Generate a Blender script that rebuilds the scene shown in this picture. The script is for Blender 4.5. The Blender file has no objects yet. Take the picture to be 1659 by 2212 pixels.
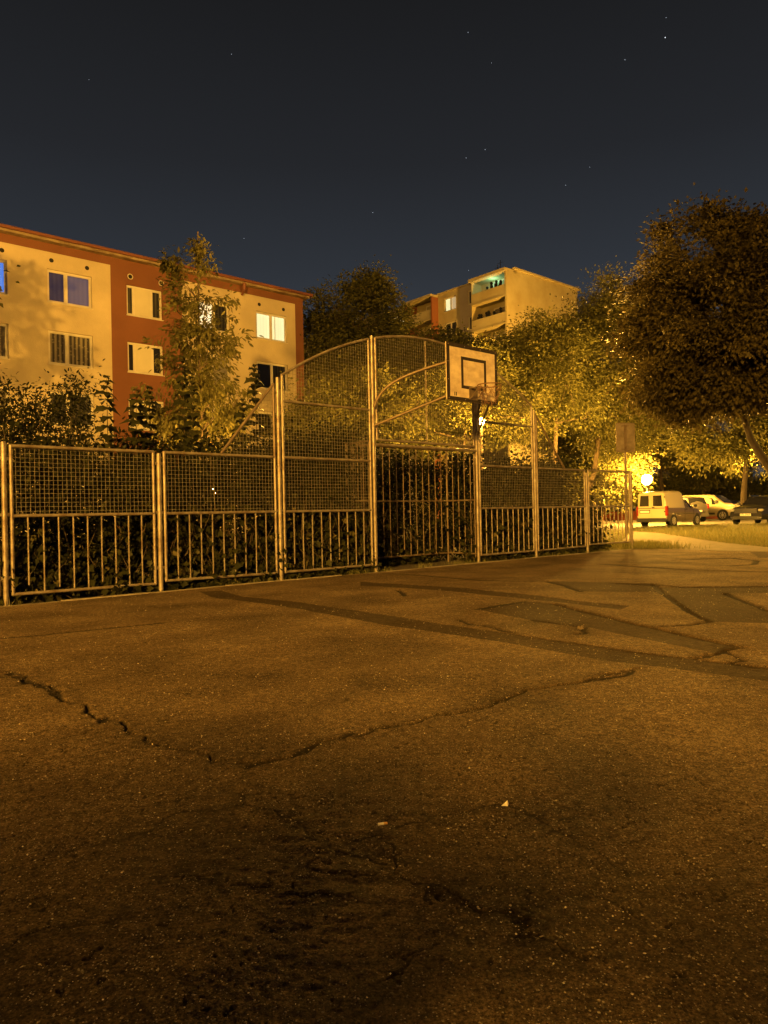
import bpy, bmesh, math, random
import numpy as np
from mathutils import Vector, Matrix
random.seed(7); RNG = np.random.default_rng(7)
scene = bpy.context.scene
COL = scene.collection
R = math.radians
# ---------------------------------------------------------------- camera
H, FP, CX, CY = 0.936, 1534.0, 829.5, 1106.0
RM = Matrix.Rotation(R(90.075), 3, 'X') @ Matrix.Rotation(R(-1.146), 3, 'Z')
def ray(px, py):
    return RM @ Vector(((px-CX)/FP, -(py-CY)/FP, -1.0))
def at_depth(px, py, Y):                       # world point seen there at distance Y
    d = ray(px, py); return Vector((0, 0, H)) + d*(Y/d.y)
def on_ground(px, py, z=0.0):
    d = ray(px, py); return Vector((0, 0, H)) + d*((z-H)/d.z)
def on_plane(px, py, p0, nrm):
    d = ray(px, py); o = Vector((0, 0, H)); return o + d*((p0-o).dot(nrm)/d.dot(nrm))
# the fence axis: U runs along it (away to the right), N points away from the court
P1 = on_ground(13, 1308)
U = Vector(((2600-CX)/FP, 1, 0)).normalized(); N = Vector((-U.y, U.x, 0)); ZV = Vector((0, 0, 1))
def F(t, w=0.0, z=0.0): return P1 + U*t + N*w + ZV*z
def tx(px, w=0.0, y=1110):                     # distance along the fence for a column
    return (on_plane(px, y, P1+N*w, N)-P1).dot(U)

# ---------------------------------------------------------------- object helpers
def tag(o, label=None, cat=None, group=None, kind=None):
    if label: o['label'] = label
    if cat: o['category'] = cat
    if group: o['group'] = group
    if kind: o['kind'] = kind
    return o
def empty(name, loc, label, cat, group=None, rz=0.0):
    o = bpy.data.objects.new(name, None); COL.objects.link(o)
    o.location = loc; o.rotation_euler = (0, 0, rz); o.empty_display_size = .2
    return tag(o, label, cat, group)
def root_of(o):
    while o.parent: o = o.parent
    return o
def link(name, me, mat, parent=None, world=True, smooth=False):
    o = bpy.data.objects.new(name, me); COL.objects.link(o)
    if mat is not None:
        for m in (mat if isinstance(mat, (list, tuple)) else [mat]): me.materials.append(m)
    if smooth: me.shade_smooth()
    if parent is not None:
        o.parent = parent
        if world: me.transform(Matrix.Translation(-root_of(parent).location))
    return o
def copy_tree(o, parent=None):
    c = o.copy(); COL.objects.link(c); c.parent = parent
    for ch in list(o.children): copy_tree(ch, c)
    return c
class MB:
    def __init__(s): s.v = []; s.f = []; s.mi = []; s.cur = 0
    def add(s, vs, fs):
        b = len(s.v); s.v += [tuple(p) for p in vs]; s.f += [tuple(b+i for i in f) for f in fs]; s.mi += [s.cur]*len(fs); return s
    def tube(s, p0, p1, r, n=10, r1=None, cap=True): return s.path([p0, p1], [r, r if r1 is None else r1], n, cap)
    def path(s, pts, rad, n=10, cap=True, closed=False):
        pts = [Vector(p) for p in pts]; m = len(pts)
        if not isinstance(rad, (list, tuple)): rad = [rad]*m
        vs = []; ref = None
        for i, p in enumerate(pts):
            if closed: d = pts[(i+1) % m]-pts[i-1]
            else: d = pts[min(i+1, m-1)]-pts[max(i-1, 0)]
            d = d.normalized() if d.length > 1e-9 else Vector((0, 0, 1))
            if ref is None: ref = Vector((0, 0, 1)) if abs(d.z) < .9 else Vector((1, 0, 0))
            a = d.cross(ref)
            if a.length < 1e-4: a = d.cross(Vector((0.3, 1, .2)))
            a.normalize(); b = d.cross(a); ref = -b if False else ref
            for k in range(n):
                an = 2*math.pi*k/n; vs.append(p+(a*math.cos(an)+b*math.sin(an))*rad[i])
        fs = []
        for i in range(m if closed else m-1):
            j = (i+1) % m
            for k in range(n): fs.append((i*n+k, i*n+(k+1) % n, j*n+(k+1) % n, j*n+k))
        if cap and not closed: fs.append(tuple(range(n-1, -1, -1))); fs.append(tuple((m-1)*n+k for k in range(n)))
        return s.add(vs, fs)
    def box(s, o, a, b, c):                    # corner o, edge vectors a, b, c
        o = Vector(o); a = Vector(a); b = Vector(b); c = Vector(c)
        vs = [o, o+a, o+a+b, o+b, o+c, o+a+c, o+a+b+c, o+b+c]
        fs = [(0, 3, 2, 1), (4, 5, 6, 7), (0, 1, 5, 4), (1, 2, 6, 5), (2, 3, 7, 6), (3, 0, 4, 7)]
        if a.cross(b).dot(c) < 0: fs = [f[::-1] for f in fs]
        return s.add(vs, fs)
    def cbox(s, x0, x1, y0, y1, z0, z1): return s.box((x0, y0, z0), (x1-x0, 0, 0), (0, y1-y0, 0), (0, 0, z1-z0))
    def quad(s, a, b, c, d): return s.add([a, b, c, d], [(0, 1, 2, 3)])
    def sphere(s, c, r, n=10, m=7, sz=1.0):
        c = Vector(c); vs = [c+Vector((0, 0, r*sz))]
        for i in range(1, m):
            th = math.pi*i/m
            for k in range(n):
                a = 2*math.pi*k/n; vs.append(c+Vector((r*math.sin(th)*math.cos(a), r*math.sin(th)*math.sin(a), r*sz*math.cos(th))))
        vs.append(c-Vector((0, 0, r*sz))); fs = [(0, 1+k, 1+(k+1) % n) for k in range(n)]
        for i in range(m-2):
            for k in range(n): fs.append((1+i*n+k, 1+(i+1)*n+k, 1+(i+1)*n+(k+1) % n, 1+i*n+(k+1) % n))
        L = len(vs)-1; fs += [(L, 1+(m-2)*n+(k+1) % n, 1+(m-2)*n+k) for k in range(n)]
        return s.add(vs, fs)
    def build(s, name, mat, parent=None, world=True, smooth=False, bevel=0.0):
        me = bpy.data.meshes.new(name); me.from_pydata(s.v, [], s.f); me.update()
        if len(set(s.mi)) > 1: me.polygons.foreach_set('material_index', s.mi)
        if bevel:
            bm = bmesh.new(); bm.from_mesh(me); bmesh.ops.remove_doubles(bm, verts=bm.verts, dist=1e-5)
            bmesh.ops.bevel(bm, geom=[e for e in bm.edges if len(e.link_faces) == 2 and e.calc_face_angle(0) > .6], offset=bevel, segments=2, affect='EDGES'); bm.to_mesh(me); bm.free()
        o = link(name, me, mat, parent, world)
        if smooth:
            me.shade_smooth()
            try: me.set_sharp_from_angle(angle=R(40))
            except Exception: pass
        return o
def np_mesh(name, V, Fc, mat, parent=None, attr=None, smooth=False, world=True):
    """fast mesh: V (n,3), Fc (m,k) uniform faces"""
    me = bpy.data.meshes.new(name); V = np.asarray(V, np.float32); Fc = np.asarray(Fc, np.int32); k = Fc.shape[1]
    me.vertices.add(len(V)); me.vertices.foreach_set('co', V.ravel())
    me.loops.add(Fc.size); me.loops.foreach_set('vertex_index', Fc.ravel())
    me.polygons.add(len(Fc)); me.polygons.foreach_set('loop_start', np.arange(0, Fc.size, k, dtype=np.int32))
    try: me.polygons.foreach_set('loop_total', np.full(len(Fc), k, np.int32))
    except Exception: pass
    me.update(calc_edges=True)
    for nm, arr in (attr or {}).items():
        a = me.attributes.new(nm, 'FLOAT', 'POINT'); a.data.foreach_set('value', np.asarray(arr, np.float32))
    me.validate()
    return link(name, me, mat, parent, world, smooth)

# ---------------------------------------------------------------- noise (numpy)
def _h(ix, iy, seed):
    n = (ix.astype(np.int64)*374761393 + iy.astype(np.int64)*668265263 + seed*1442695041) & 0xffffffff
    n = ((n ^ (n >> 13))*1274126177) & 0xffffffff
    n = (n ^ (n >> 16)) & 0xffff
    return n/65535.0
def vnoise(x, y, seed=0):
    ix = np.floor(x); iy = np.floor(y); fx = x-ix; fy = y-iy
    fx = fx*fx*(3-2*fx); fy = fy*fy*(3-2*fy)
    a = _h(ix, iy, seed); b = _h(ix+1, iy, seed); c = _h(ix, iy+1, seed); d = _h(ix+1, iy+1, seed)
    return (a*(1-fx)+b*fx)*(1-fy)+(c*(1-fx)+d*fx)*fy
def fbm(x, y, o=4, seed=0):
    r = 0; a = .5
    for i in range(o): r = r+a*vnoise(x, y, seed+i*17); x = x*2.03+5.1; y = y*2.03+1.7; a *= .5
    return r

# ---------------------------------------------------------------- materials
def nodes(name):
    m = bpy.data.materials.new(name); m.use_nodes = True
    nt = m.node_tree; return m, nt, nt.nodes['Principled BSDF'], nt.nodes['Material Output']
def mat(name, col, rough=.7, metal=0.0, var=.0, scale=6.0, bump=0.0, bscale=40.0, spec=.5, dark=None, coat=0.0):
    m, nt, b, out = nodes(name)
    b.inputs['Roughness'].default_value = rough; b.inputs['Metallic'].default_value = metal
    b.inputs['Specular IOR Level'].default_value = spec; b.inputs['Coat Weight'].default_value = coat
    b.inputs['Base Color'].default_value = (*col, 1)
    if var or dark:
        tc = nt.nodes.new('ShaderNodeTexCoord'); n = nt.nodes.new('ShaderNodeTexNoise'); n.inputs['Scale'].default_value = scale
        n.inputs['Detail'].default_value = 6; n.inputs['Roughness'].default_value = .65
        nt.links.new(tc.outputs['Object'], n.inputs['Vector'])
        r = nt.nodes.new('ShaderNodeValToRGB'); r.color_ramp.elements[0].position = .32; r.color_ramp.elements[1].position = .68
        d = dark or tuple(c*(1-var) for c in col)
        r.color_ramp.elements[0].color = (*d, 1); r.color_ramp.elements[1].color = (*[min(1, c*(1+var*.4)) for c in col], 1)
        nt.links.new(n.outputs['Fac'], r.inputs['Fac']); nt.links.new(r.outputs['Color'], b.inputs['Base Color'])
    if bump:
        tc = nt.nodes.new('ShaderNodeTexCoord'); n = nt.nodes.new('ShaderNodeTexNoise'); n.inputs['Scale'].default_value = bscale; n.inputs['Detail'].default_value = 4
        bp = nt.nodes.new('ShaderNodeBump'); bp.inputs['Strength'].default_value = bump; bp.inputs['Distance'].default_value = .02
        nt.links.new(tc.outputs['Object'], n.inputs['Vector']); nt.links.new(n.outputs['Fac'], bp.inputs['Height']); nt.links.new(bp.outputs['Normal'], b.inputs['Normal'])
    return m
def emis(name, col, s, base=None):
    m, nt, b, out = nodes(name)
    b.inputs['Base Color'].default_value = (*(base or col), 1); b.inputs['Emission Color'].default_value = (*col, 1); b.inputs['Emission Strength'].default_value = s
    return m
def leafmat(name, c1, c2, c3=None, trans=.42, rough=.5):
    m, nt, b, out = nodes(name)
    a = nt.nodes.new('ShaderNodeAttribute'); a.attribute_name = 'rnd'
    r = nt.nodes.new('ShaderNodeValToRGB'); r.color_ramp.elements[0].color = (*c1, 1); r.color_ramp.elements[1].color = (*c2, 1)
    if c3: e = r.color_ramp.elements.new(.93); e.color = (*c2, 1); r.color_ramp.elements[2].color = (*c3, 1)
    nt.links.new(a.outputs['Fac'], r.inputs['Fac']); nt.links.new(r.outputs['Color'], b.inputs['Base Color'])
    b.inputs['Roughness'].default_value = rough; b.inputs['Specular IOR Level'].default_value = .12
    t = nt.nodes.new('ShaderNodeBsdfTranslucent'); nt.links.new(r.outputs['Color'], t.inputs['Color'])
    mx = nt.nodes.new('ShaderNodeMixShader'); mx.inputs[0].default_value = trans
    nt.links.new(b.outputs[0], mx.inputs[1]); nt.links.new(t.outputs[0], mx.inputs[2]); nt.links.new(mx.outputs[0], out.inputs['Surface'])
    return m
def glassmat(name, tint=(.9, .9, .9), mixf=.25):
    m, nt, b, out = nodes(name)
    nt.nodes.remove(b)
    t = nt.nodes.new('ShaderNodeBsdfTransparent'); t.inputs[0].default_value = (*tint, 1)
    g = nt.nodes.new('ShaderNodeBsdfGlossy'); g.inputs['Roughness'].default_value = .03; g.inputs[0].default_value = (.9, .9, .9, 1)
    fr = nt.nodes.new('ShaderNodeFresnel'); fr.inputs[0].default_value = 1.5
    mx = nt.nodes.new('ShaderNodeMixShader'); nt.links.new(fr.outputs[0], mx.inputs[0])
    nt.links.new(t.outputs[0], mx.inputs[1]); nt.links.new(g.outputs[0], mx.inputs[2]); nt.links.new(mx.outputs[0], out.inputs['Surface'])
    return m

M = {}
M['steel'] = mat('galvanised_steel', (.35, .31, .25), .45, .45, dark=(.15, .105, .07), scale=7, bump=.15, bscale=60)
M['wire'] = mat('galvanised_wire', (.26, .23, .18), .6, .2, var=.4, scale=14)
M['rust'] = mat('rusty_pipe', (.28, .16, .09), .7, .3, dark=(.12, .06, .03), scale=7, bump=.2)
M['brown_steel'] = mat('dull_brown_pipe', (.22, .17, .12), .55, .4, dark=(.12, .08, .05), scale=7)
M['cream'] = mat('cream_render', (.50, .425, .30), .93, var=.18, scale=.45, bump=.5, bscale=28, spec=.2)
M['red'] = mat('rust_red_render', (.175, .075, .045), .93, var=.10, scale=.6, bump=.4, bscale=28, spec=.2)
M['redtrim'] = mat('dark_red_fascia', (.17, .06, .035), .6, var=.2, scale=2)
M['gutter'] = mat('weathered_gutter', (.34, .27, .18), .6, dark=(.11, .065, .035), scale=1.3)
M['white'] = mat('white_window_frame', (.58, .54, .46), .45, var=.08, scale=3)
M['panelw'] = mat('cream_infill_panel', (.54, .50, .38), .6, var=.06, scale=1.5)
M['bcream'] = mat('pale_yellow_render', (.50, .44, .27), .95, dark=(.38, .31, .17), scale=.35, spec=.2)
M['bgrey'] = mat('grey_pink_render', (.44, .38, .31), .95, var=.1, scale=.5, spec=.2)
M['borange'] = mat('orange_render', (.26, .10, .05), .95, var=.1, scale=.5, spec=.2)
M['concrete'] = mat('concrete', (.30, .26, .21), .95, dark=(.15, .12, .09), scale=5, bump=.4, bscale=50)
M['blackpaint'] = mat('black_paint', (.014, .011, .010), .7, dark=(.03, .02, .015), scale=12)
M['bark'] = mat('bark', (.17, .12, .08), .95, dark=(.06, .04, .03), scale=9, bump=.9, bscale=22)
M['darkbark'] = mat('dark_bark', (.045, .032, .022), .95, dark=(.022, .016, .011), scale=9, bump=.8, bscale=22)
M['palebark'] = mat('pale_bark', (.17, .125, .08), .9, dark=(.09, .065, .045), scale=7, bump=.6)
M['stem'] = mat('green_stem', (.07, .05, .03), .8)
M['tyre'] = mat('tyre', (.02, .02, .02), .8)
M['rim'] = mat('alloy_rim', (.62, .6, .57), .3, .7)
M['carglass'] = mat('car_glass', (.02, .02, .022), .06, spec=.8)
M['plastic'] = mat('black_plastic', (.03, .03, .03), .5)
M['glass'] = glassmat('window_glass')
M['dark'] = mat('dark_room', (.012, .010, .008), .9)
M['soil'] = mat('soil', (.07, .05, .035), 1.0, dark=(.035, .025, .018), scale=5, bump=.8, bscale=30)

# board face: whitish ply with weathering
def board_mat():
    m, nt, b, out = nodes('weathered_board_paint')
    tc = nt.nodes.new('ShaderNodeTexCoord'); mp = nt.nodes.new('ShaderNodeMapping'); mp.inputs['Scale'].default_value = (3, 3, 5)
    n = nt.nodes.new('ShaderNodeTexNoise'); n.inputs['Scale'].default_value = 1.6; n.inputs['Detail'].default_value = 7; n.inputs['Roughness'].default_value = .6
    r = nt.nodes.new('ShaderNodeValToRGB'); r.color_ramp.elements[0].position = .38; r.color_ramp.elements[1].position = .62
    r.color_ramp.elements[0].color = (.47, .37, .27, 1); r.color_ramp.elements[1].color = (.66, .56, .42, 1)
    nt.links.new(tc.outputs['Object'], mp.inputs[0]); nt.links.new(mp.outputs[0], n.inputs['Vector']); nt.links.new(n.outputs['Fac'], r.inputs['Fac'])
    nt.links.new(r.outputs[0], b.inputs['Base Color']); b.inputs['Roughness'].default_value = .55
    return m
M['board'] = board_mat()
def curtain_mat(name, c1, c2, emi=0.0, ecol=(1, 1, 1), lace=False):
    m, nt, b, out = nodes(name)
    tc = nt.nodes.new('ShaderNodeTexCoord'); w = nt.nodes.new('ShaderNodeTexWave'); w.inputs['Scale'].default_value = .8; w.inputs['Distortion'].default_value = 2.0; w.inputs['Detail'].default_value = 2
    mp = nt.nodes.new('ShaderNodeMapping'); mp.inputs['Rotation'].default_value = (0, 0, -R(41)); mp.inputs['Scale'].default_value = (2, 2, .15)
    nt.links.new(tc.outputs['Object'], mp.inputs[0]); nt.links.new(mp.outputs[0], w.inputs['Vector'])
    f = w.outputs['Fac']
    if lace:
        v = nt.nodes.new('ShaderNodeTexVoronoi'); v.inputs['Scale'].default_value = 7; nt.links.new(tc.outputs['Object'], v.inputs['Vector'])
        mt = nt.nodes.new('ShaderNodeMath'); mt.operation = 'LESS_THAN'; mt.inputs[1].default_value = .3; nt.links.new(v.outputs['Distance'], mt.inputs[0])
        ad = nt.nodes.new('ShaderNodeMath'); ad.operation = 'MULTIPLY_ADD'; ad.inputs[1].default_value = .45; nt.links.new(mt.outputs[0], ad.inputs[0]); nt.links.new(f, ad.inputs[2]); f = ad.outputs[0]
    r = nt.nodes.new('ShaderNodeValToRGB'); r.color_ramp.elements[0].color = (*c1, 1); r.color_ramp.elements[1].color = (*c2, 1)
    nt.links.new(f, r.inputs['Fac']); nt.links.new(r.outputs[0], b.inputs['Base Color']); b.inputs['Roughness'].default_value = .95
    if emi: b.inputs['Emission Strength'].default_value = emi; b.inputs['Emission Color'].default_value = (*ecol, 1)
    return m
EXPO = 2.0; EV = 2**EXPO
M['lace'] = curtain_mat('lace_curtain', (.05, .04, .025), (.34, .30, .2), lace=True)
M['darkcurtain'] = curtain_mat('dark_curtain', (.03, .03, .02), (.10, .09, .06))
M['blueroom'] = curtain_mat('blue_lit_blind', (.045, .045, .07), (.06, .06, .09), .035/EV, (.10, .20, 1.0))
M['greyblind'] = curtain_mat('grey_violet_blind', (.12, .12, .15), (.135, .13, .165), .085/EV, (.40, .40, 1.0))
M['brightblue'] = emis('bright_blue_screen_light', (.12, .30, 1.0), .75/EV)
M['litroom'] = curtain_mat('lit_room_blind', (.74, .74, .66), (.8, .8, .72), 1.0/EV, (1.0, .93, .48))
M['litwhite'] = emis('lit_room_white', (1.0, .88, .55), 1.3/EV)
M['litdim'] = emis('lit_room_dim', (1.0, .78, .42), .45/EV)
M['litgreen'] = emis('greenish_balcony_light', (.38, 1.0, .62), .42/EV)

M['leaf_tree'] = leafmat('maple_leaves', (.055, .065, .020), (.105, .100, .030), (.15, .12, .05))
M['leaf_far'] = leafmat('far_leaves', (.085, .090, .030), (.150, .140, .048), (.20, .17, .07))
M['leaf_brown'] = leafmat('brownish_maple_leaves', (.028, .024, .010), (.078, .062, .024), (.13, .10, .045), trans=.25)
M['leaf_col'] = leafmat('cherry_leaves', (.095, .095, .034), (.18, .16, .058), (.28, .22, .10))
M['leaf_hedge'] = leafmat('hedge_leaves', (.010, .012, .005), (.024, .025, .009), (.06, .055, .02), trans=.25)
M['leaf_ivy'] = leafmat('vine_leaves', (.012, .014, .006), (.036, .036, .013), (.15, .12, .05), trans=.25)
M['leaf_dark'] = leafmat('dark_shoot_leaves', (.02, .022, .010), (.045, .045, .018), trans=.2)
M['grass'] = leafmat('grass_blades', (.11, .12, .04), (.22, .20, .07), (.34, .29, .13), trans=.3)

# ---------------------------------------------------------------- leaves
SHAPES = {
 'diamond': (np.array([[0, 0, 0], [.45, .34, .09], [1, 0, -.12], [.45, -.34, .09]]), np.array([[0, 2, 1], [0, 3, 2]])),
 'oval': (np.array([[0, 0, 0], [.3, .2, .06], [.72, .17, .04], [1, 0, -.10], [.72, -.17, .04], [.3, -.2, .06], [.5, 0, -.01]]),
          np.array([[0, 6, 1], [1, 6, 2], [2, 6, 3], [3, 6, 4], [4, 6, 5], [5, 6, 0]])),
 'maple': (np.array([[0, 0, 0], [.05, .33, .03], [.28, .30, .02], [.42, .52, .07], [.60, .24, .02], [1, 0, -.09], [.60, -.24, .02], [.42, -.52, .07], [.28, -.30, .02], [.05, -.33, .03], [.4, 0, -.02]]),
           np.array([[10, i+1, i] for i in range(9)]+[[10, 0, 9]])),
 'blade': (np.array([[0, .03, 0], [0, -.03, 0], [.55, -.02, 0], [.55, .02, 0], [1, 0, 0]]), np.array([[0, 1, 2], [0, 2, 3], [3, 2, 4]])),
}
def leaves(pos, axis, size, shape='diamond', up=None, roll=.9):
    """pos (n,3), axis (n,3) leaf direction, size (n,) -> V, F, rnd"""
    n = len(pos); T, Fc = SHAPES[shape]; k = len(T)
    a = axis/np.maximum(1e-6, np.linalg.norm(axis, axis=1, keepdims=True))
    u = np.array([0, 0, 1.0])+RNG.normal(0, roll, (n, 3)) if up is None else up
    b = np.cross(u, a); b /= np.maximum(1e-6, np.linalg.norm(b, axis=1, keepdims=True)); c = np.cross(a, b)
    s = size[:, None, None]
    V = pos[:, None, :]+s*(T[None, :, 0:1]*a[:, None, :]+T[None, :, 1:2]*b[:, None, :]+T[None, :, 2:3]*c[:, None, :])
    FF = (Fc[None]+(np.arange(n)*k)[:, None, None]).reshape(-1, 3)
    return V.reshape(-1, 3), FF, np.repeat(RNG.random(n), k)
def leaf_obj(name, pos, axis, size, shape, m, parent, shade=None, **kw):
    V, Fc, r = leaves(pos, axis, size, shape, **kw)
    if shade is not None: r = np.clip(.45*r+.55*np.repeat(shade, len(r)//len(shade)), 0, 1)
    return np_mesh(name, V, Fc, m, parent, {'rnd': r})
def noise3(p, s, seed):
    return (vnoise(p[:, 0]*s+p[:, 2]*s*.7, p[:, 1]*s-p[:, 2]*s*.6, seed)+vnoise(p[:, 2]*s*1.1+3, p[:, 0]*s*.9-p[:, 1]*s*.5, seed+5))*.5
def lobe(px, py, Y, rx, ry, rd=None):
    c = at_depth(px, py, Y); k = Y/FP
    return (np.array(c), np.array([rx*k, (rd or rx)*k, ry*k]))
def tree(name, label, cat, group, base, lobes, clusters, per, lsize, trunk=.15, shape='diamond', lm='leaf_tree', bark='bark', sig=.30, gap=.42, inner=.45, droop=-.35, flat=.65, limbs=None, twig=True, seed=1, trunk_path=None):
    global RNG
    RNG = np.random.default_rng(seed); rs = random.Random(seed)
    if shape == 'diamond' and name != 'shade_tree': per = int(per*1.5); lsize *= .80
    base = Vector(base); root = empty(name, base, label, cat, group)
    vol = np.array([l[1].prod()**.7 for l in lobes]); vol = vol/vol.sum()
    cs = []
    for (c, r), f in zip(lobes, vol):
        n = max(11, int(clusters*f)); d = RNG.normal(0, 1, (n*3, 3)); d /= np.linalg.norm(d, axis=1, keepdims=True)
        rad = inner+(1.04-inner)*RNG.random(n*3)**.55
        p = c+d*r*(rad*(.50+1.02*noise3(d*1.0+c*.37, 2.6, seed+9)))[:, None]
        keep = noise3(p, .9/sig*.45, seed) > gap
        cs.append(p[keep][:n])
    cs = np.concatenate(cs); cs = cs[noise3(cs, .55/(sig*2.2), seed+31) > gap-(.04 if sig > .2 else .14)]; n = len(cs)
    cen = np.average([l[0] for l in lobes], axis=0, weights=vol)
    # trunk + limbs
    mb = MB(); top = Vector(cen)
    tp = [base-Vector((0, 0, .1))]+[Vector(q) for q in (trunk_path or [])]
    if not trunk_path:
        for i in (1, 2, 3):
            f = i/3; tp.append(base.lerp(top, f)+Vector((rs.uniform(-1, 1), rs.uniform(-1, 1), 0))*trunk*1.2*(f < .9))
    hi = max(lobes, key=lambda l: l[0][2]); tp.append(Vector(hi[0]))
    mb.path(tp, [trunk*(1-.75*i/(len(tp)-1)) for i in range(len(tp))], 9)
    anchors = []
    for i in range(1, len(tp)):
        for k in range(4): anchors.append((tp[i-1].lerp(tp[i], k/4), trunk*(1-.75*(i-1+k/4)/(len(tp)-1))))
    anchors = [a for a in anchors if a[0].z > base.z+.28*(top.z-base.z)] or anchors
    sel = rs.sample(range(n), min(n, limbs or 26)); lim = []
    for j in sel:
        e = Vector(cs[j]); a = min(anchors, key=lambda q: (q[0]-e).length+max(0, q[0].z-e.z+.3)*2.5)
        mid = a[0].lerp(e, .5)+Vector((rs.uniform(-1, 1), rs.uniform(-1, 1), rs.uniform(0, 1)))*.12*(e-a[0]).length
        q1 = a[0].lerp(mid, .5)+Vector((0, 0, .04)); r0 = min(a[1]*.55, .02+.03*(e-a[0]).length*trunk*4)
        mb.path([a[0], q1, mid, e], [r0, r0*.75, r0*.5, r0*.15], 6)
        lim += [q1, mid, mid.lerp(e, .5)]
    if twig and lim:
        L = np.array([tuple(q) for q in lim])
        for j in range(0, n, 2):
            i = np.argmin(((L-cs[j])**2).sum(1)); mb.path([L[i], (L[i]+cs[j])/2+np.array([0, 0, .05]), cs[j]], [.012, .009, .004], 3, cap=False)
    mb.build('trunk', M[bark], root, smooth=True)
    # leaves
    idx = np.repeat(np.arange(n), per); m = len(idx)
    off = RNG.normal(0, 1, (m, 3))*np.array([1, 1, flat])*sig*(.6+.8*RNG.random((n, 1)))[idx]
    pos = cs[idx]+off
    out = (cs[idx]-cen); out /= np.maximum(1e-6, np.linalg.norm(out, axis=1, keepdims=True))
    ax = out*.6+RNG.normal(0, .38, (m, 3))+RNG.normal(0, .35, (n, 3))[idx]+off/sig*.3; ax[:, 2] += droop
    leaf_obj('crown', pos, ax, lsize*(.6+.7*RNG.random(m)), shape, M[lm], root, roll=.5, shade=RNG.random(n)[idx])
    return root

# ================================================================ GROUND
def ground_mats():
    # asphalt with aggregate, damp and dirt patches
    m, nt, b, out = nodes('worn_asphalt'); L = nt.links.new; Nn = nt.nodes.new
    tc = Nn('ShaderNodeTexCoord'); gp = tc.outputs['Object']
    def noise(s, d=5, rr=.6, src=gp):
        n = Nn('ShaderNodeTexNoise'); n.inputs['Scale'].default_value = s; n.inputs['Detail'].default_value = d; n.inputs['Roughness'].default_value = rr; L(src, n.inputs['Vector']); return n.outputs['Fac']
    def ramp(f, p0, c0, p1, c1):
        r = Nn('ShaderNodeValToRGB'); r.color_ramp.elements[0].position = p0; r.color_ramp.elements[1].position = p1
        r.color_ramp.elements[0].color = (*c0, 1) if len(c0) == 3 else c0; r.color_ramp.elements[1].color = (*c1, 1); L(f, r.inputs[0]); return r.outputs[0]
    def mix(f, a, c, mode='MIX'):
        x = Nn('ShaderNodeMix'); x.data_type = 'RGBA'; x.blend_type = mode
        if isinstance(f, float): x.inputs[0].default_value = f
        else: L(f, x.inputs[0])
        for s, i in ((a, 6), (c, 7)):
            if isinstance(s, tuple): x.inputs[i].default_value = (*s, 1)
            else: L(s, x.inputs[i])
        return x.outputs[2]
    base = ramp(noise(1.1, 7), .33, (.088, .063, .036), .68, (.235, .174, .104))
    mid = ramp(noise(26, 5, .75), .36, (.40, .38, .36), .66, (1.35, 1.3, 1.25))
    base = mix(.85, base, mid, 'MULTIPLY')
    fine = ramp(noise(125, 4, .75), .41, (.22, .20, .18), .61, (1.75, 1.68, 1.6))
    base = mix(.8, base, fine, 'MULTIPLY')
    v = Nn('ShaderNodeTexVoronoi'); v.inputs['Scale'].default_value = 150; L(gp, v.inputs['Vector'])
    sp = Nn('ShaderNodeSeparateColor'); L(v.outputs['Color'], sp.inputs[0])
    g1 = Nn('ShaderNodeMath'); g1.operation = 'GREATER_THAN'; g1.inputs[1].default_value = .86; L(sp.outputs[0], g1.inputs[0])
    g2 = Nn('ShaderNodeMath'); g2.operation = 'LESS_THAN'; g2.inputs[1].default_value = .30; L(v.outputs['Distance'], g2.inputs[0])
    g3 = Nn('ShaderNodeMath'); g3.operation = 'MULTIPLY'; L(g1.outputs[0], g3.inputs[0]); L(g2.outputs[0], g3.inputs[1])
    base = mix(g3.outputs[0], base, (.52, .44, .31))
    tar = Nn('ShaderNodeAttribute'); tar.attribute_name = 'tar'
    tf = Nn('ShaderNodeMath'); tf.operation = 'MULTIPLY'; tf.inputs[1].default_value = .80; L(tar.outputs['Fac'], tf.inputs[0])
    base = mix(tf.outputs[0], base, mix(.8, (.034, .022, .012), mid, 'MULTIPLY'))
    ck = Nn('ShaderNodeAttribute'); ck.attribute_name = 'crack'
    base = mix(ck.outputs['Fac'], base, (.020, .015, .011))
    L(base, b.inputs['Base Color'])
    r = ramp(noise(2.3, 4), .3, (.86,)*3, .7, (1.0,)*3); L(r, b.inputs['Roughness']); b.inputs['Specular IOR Level'].default_value = .15
    hsum = Nn('ShaderNodeMath'); hsum.operation = 'ADD'; L(noise(60, 6, .75), hsum.inputs[0]); L(noise(210, 3, .7), hsum.inputs[1])
    bp = Nn('ShaderNodeBump'); bp.inputs['Strength'].default_value = 1.0; bp.inputs['Distance'].default_value = .012; L(hsum.outputs[0], bp.inputs['Height']); L(bp.outputs[0], b.inputs['Normal'])
    return m
M['asphalt'] = ground_mats()
M['lawn'] = mat('lawn_soil', (.10, .095, .04), 1.0, dark=(.055, .05, .024), scale=1.3, bump=1.0, bscale=25)
M['path'] = mat('concrete_path', (.15, .12, .08), .95, dark=(.085, .068, .045), scale=3, bump=.4)
M['road'] = mat('parking_asphalt', (.075, .065, .05), .85, dark=(.045, .038, .028), scale=3, bump=.4)

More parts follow.
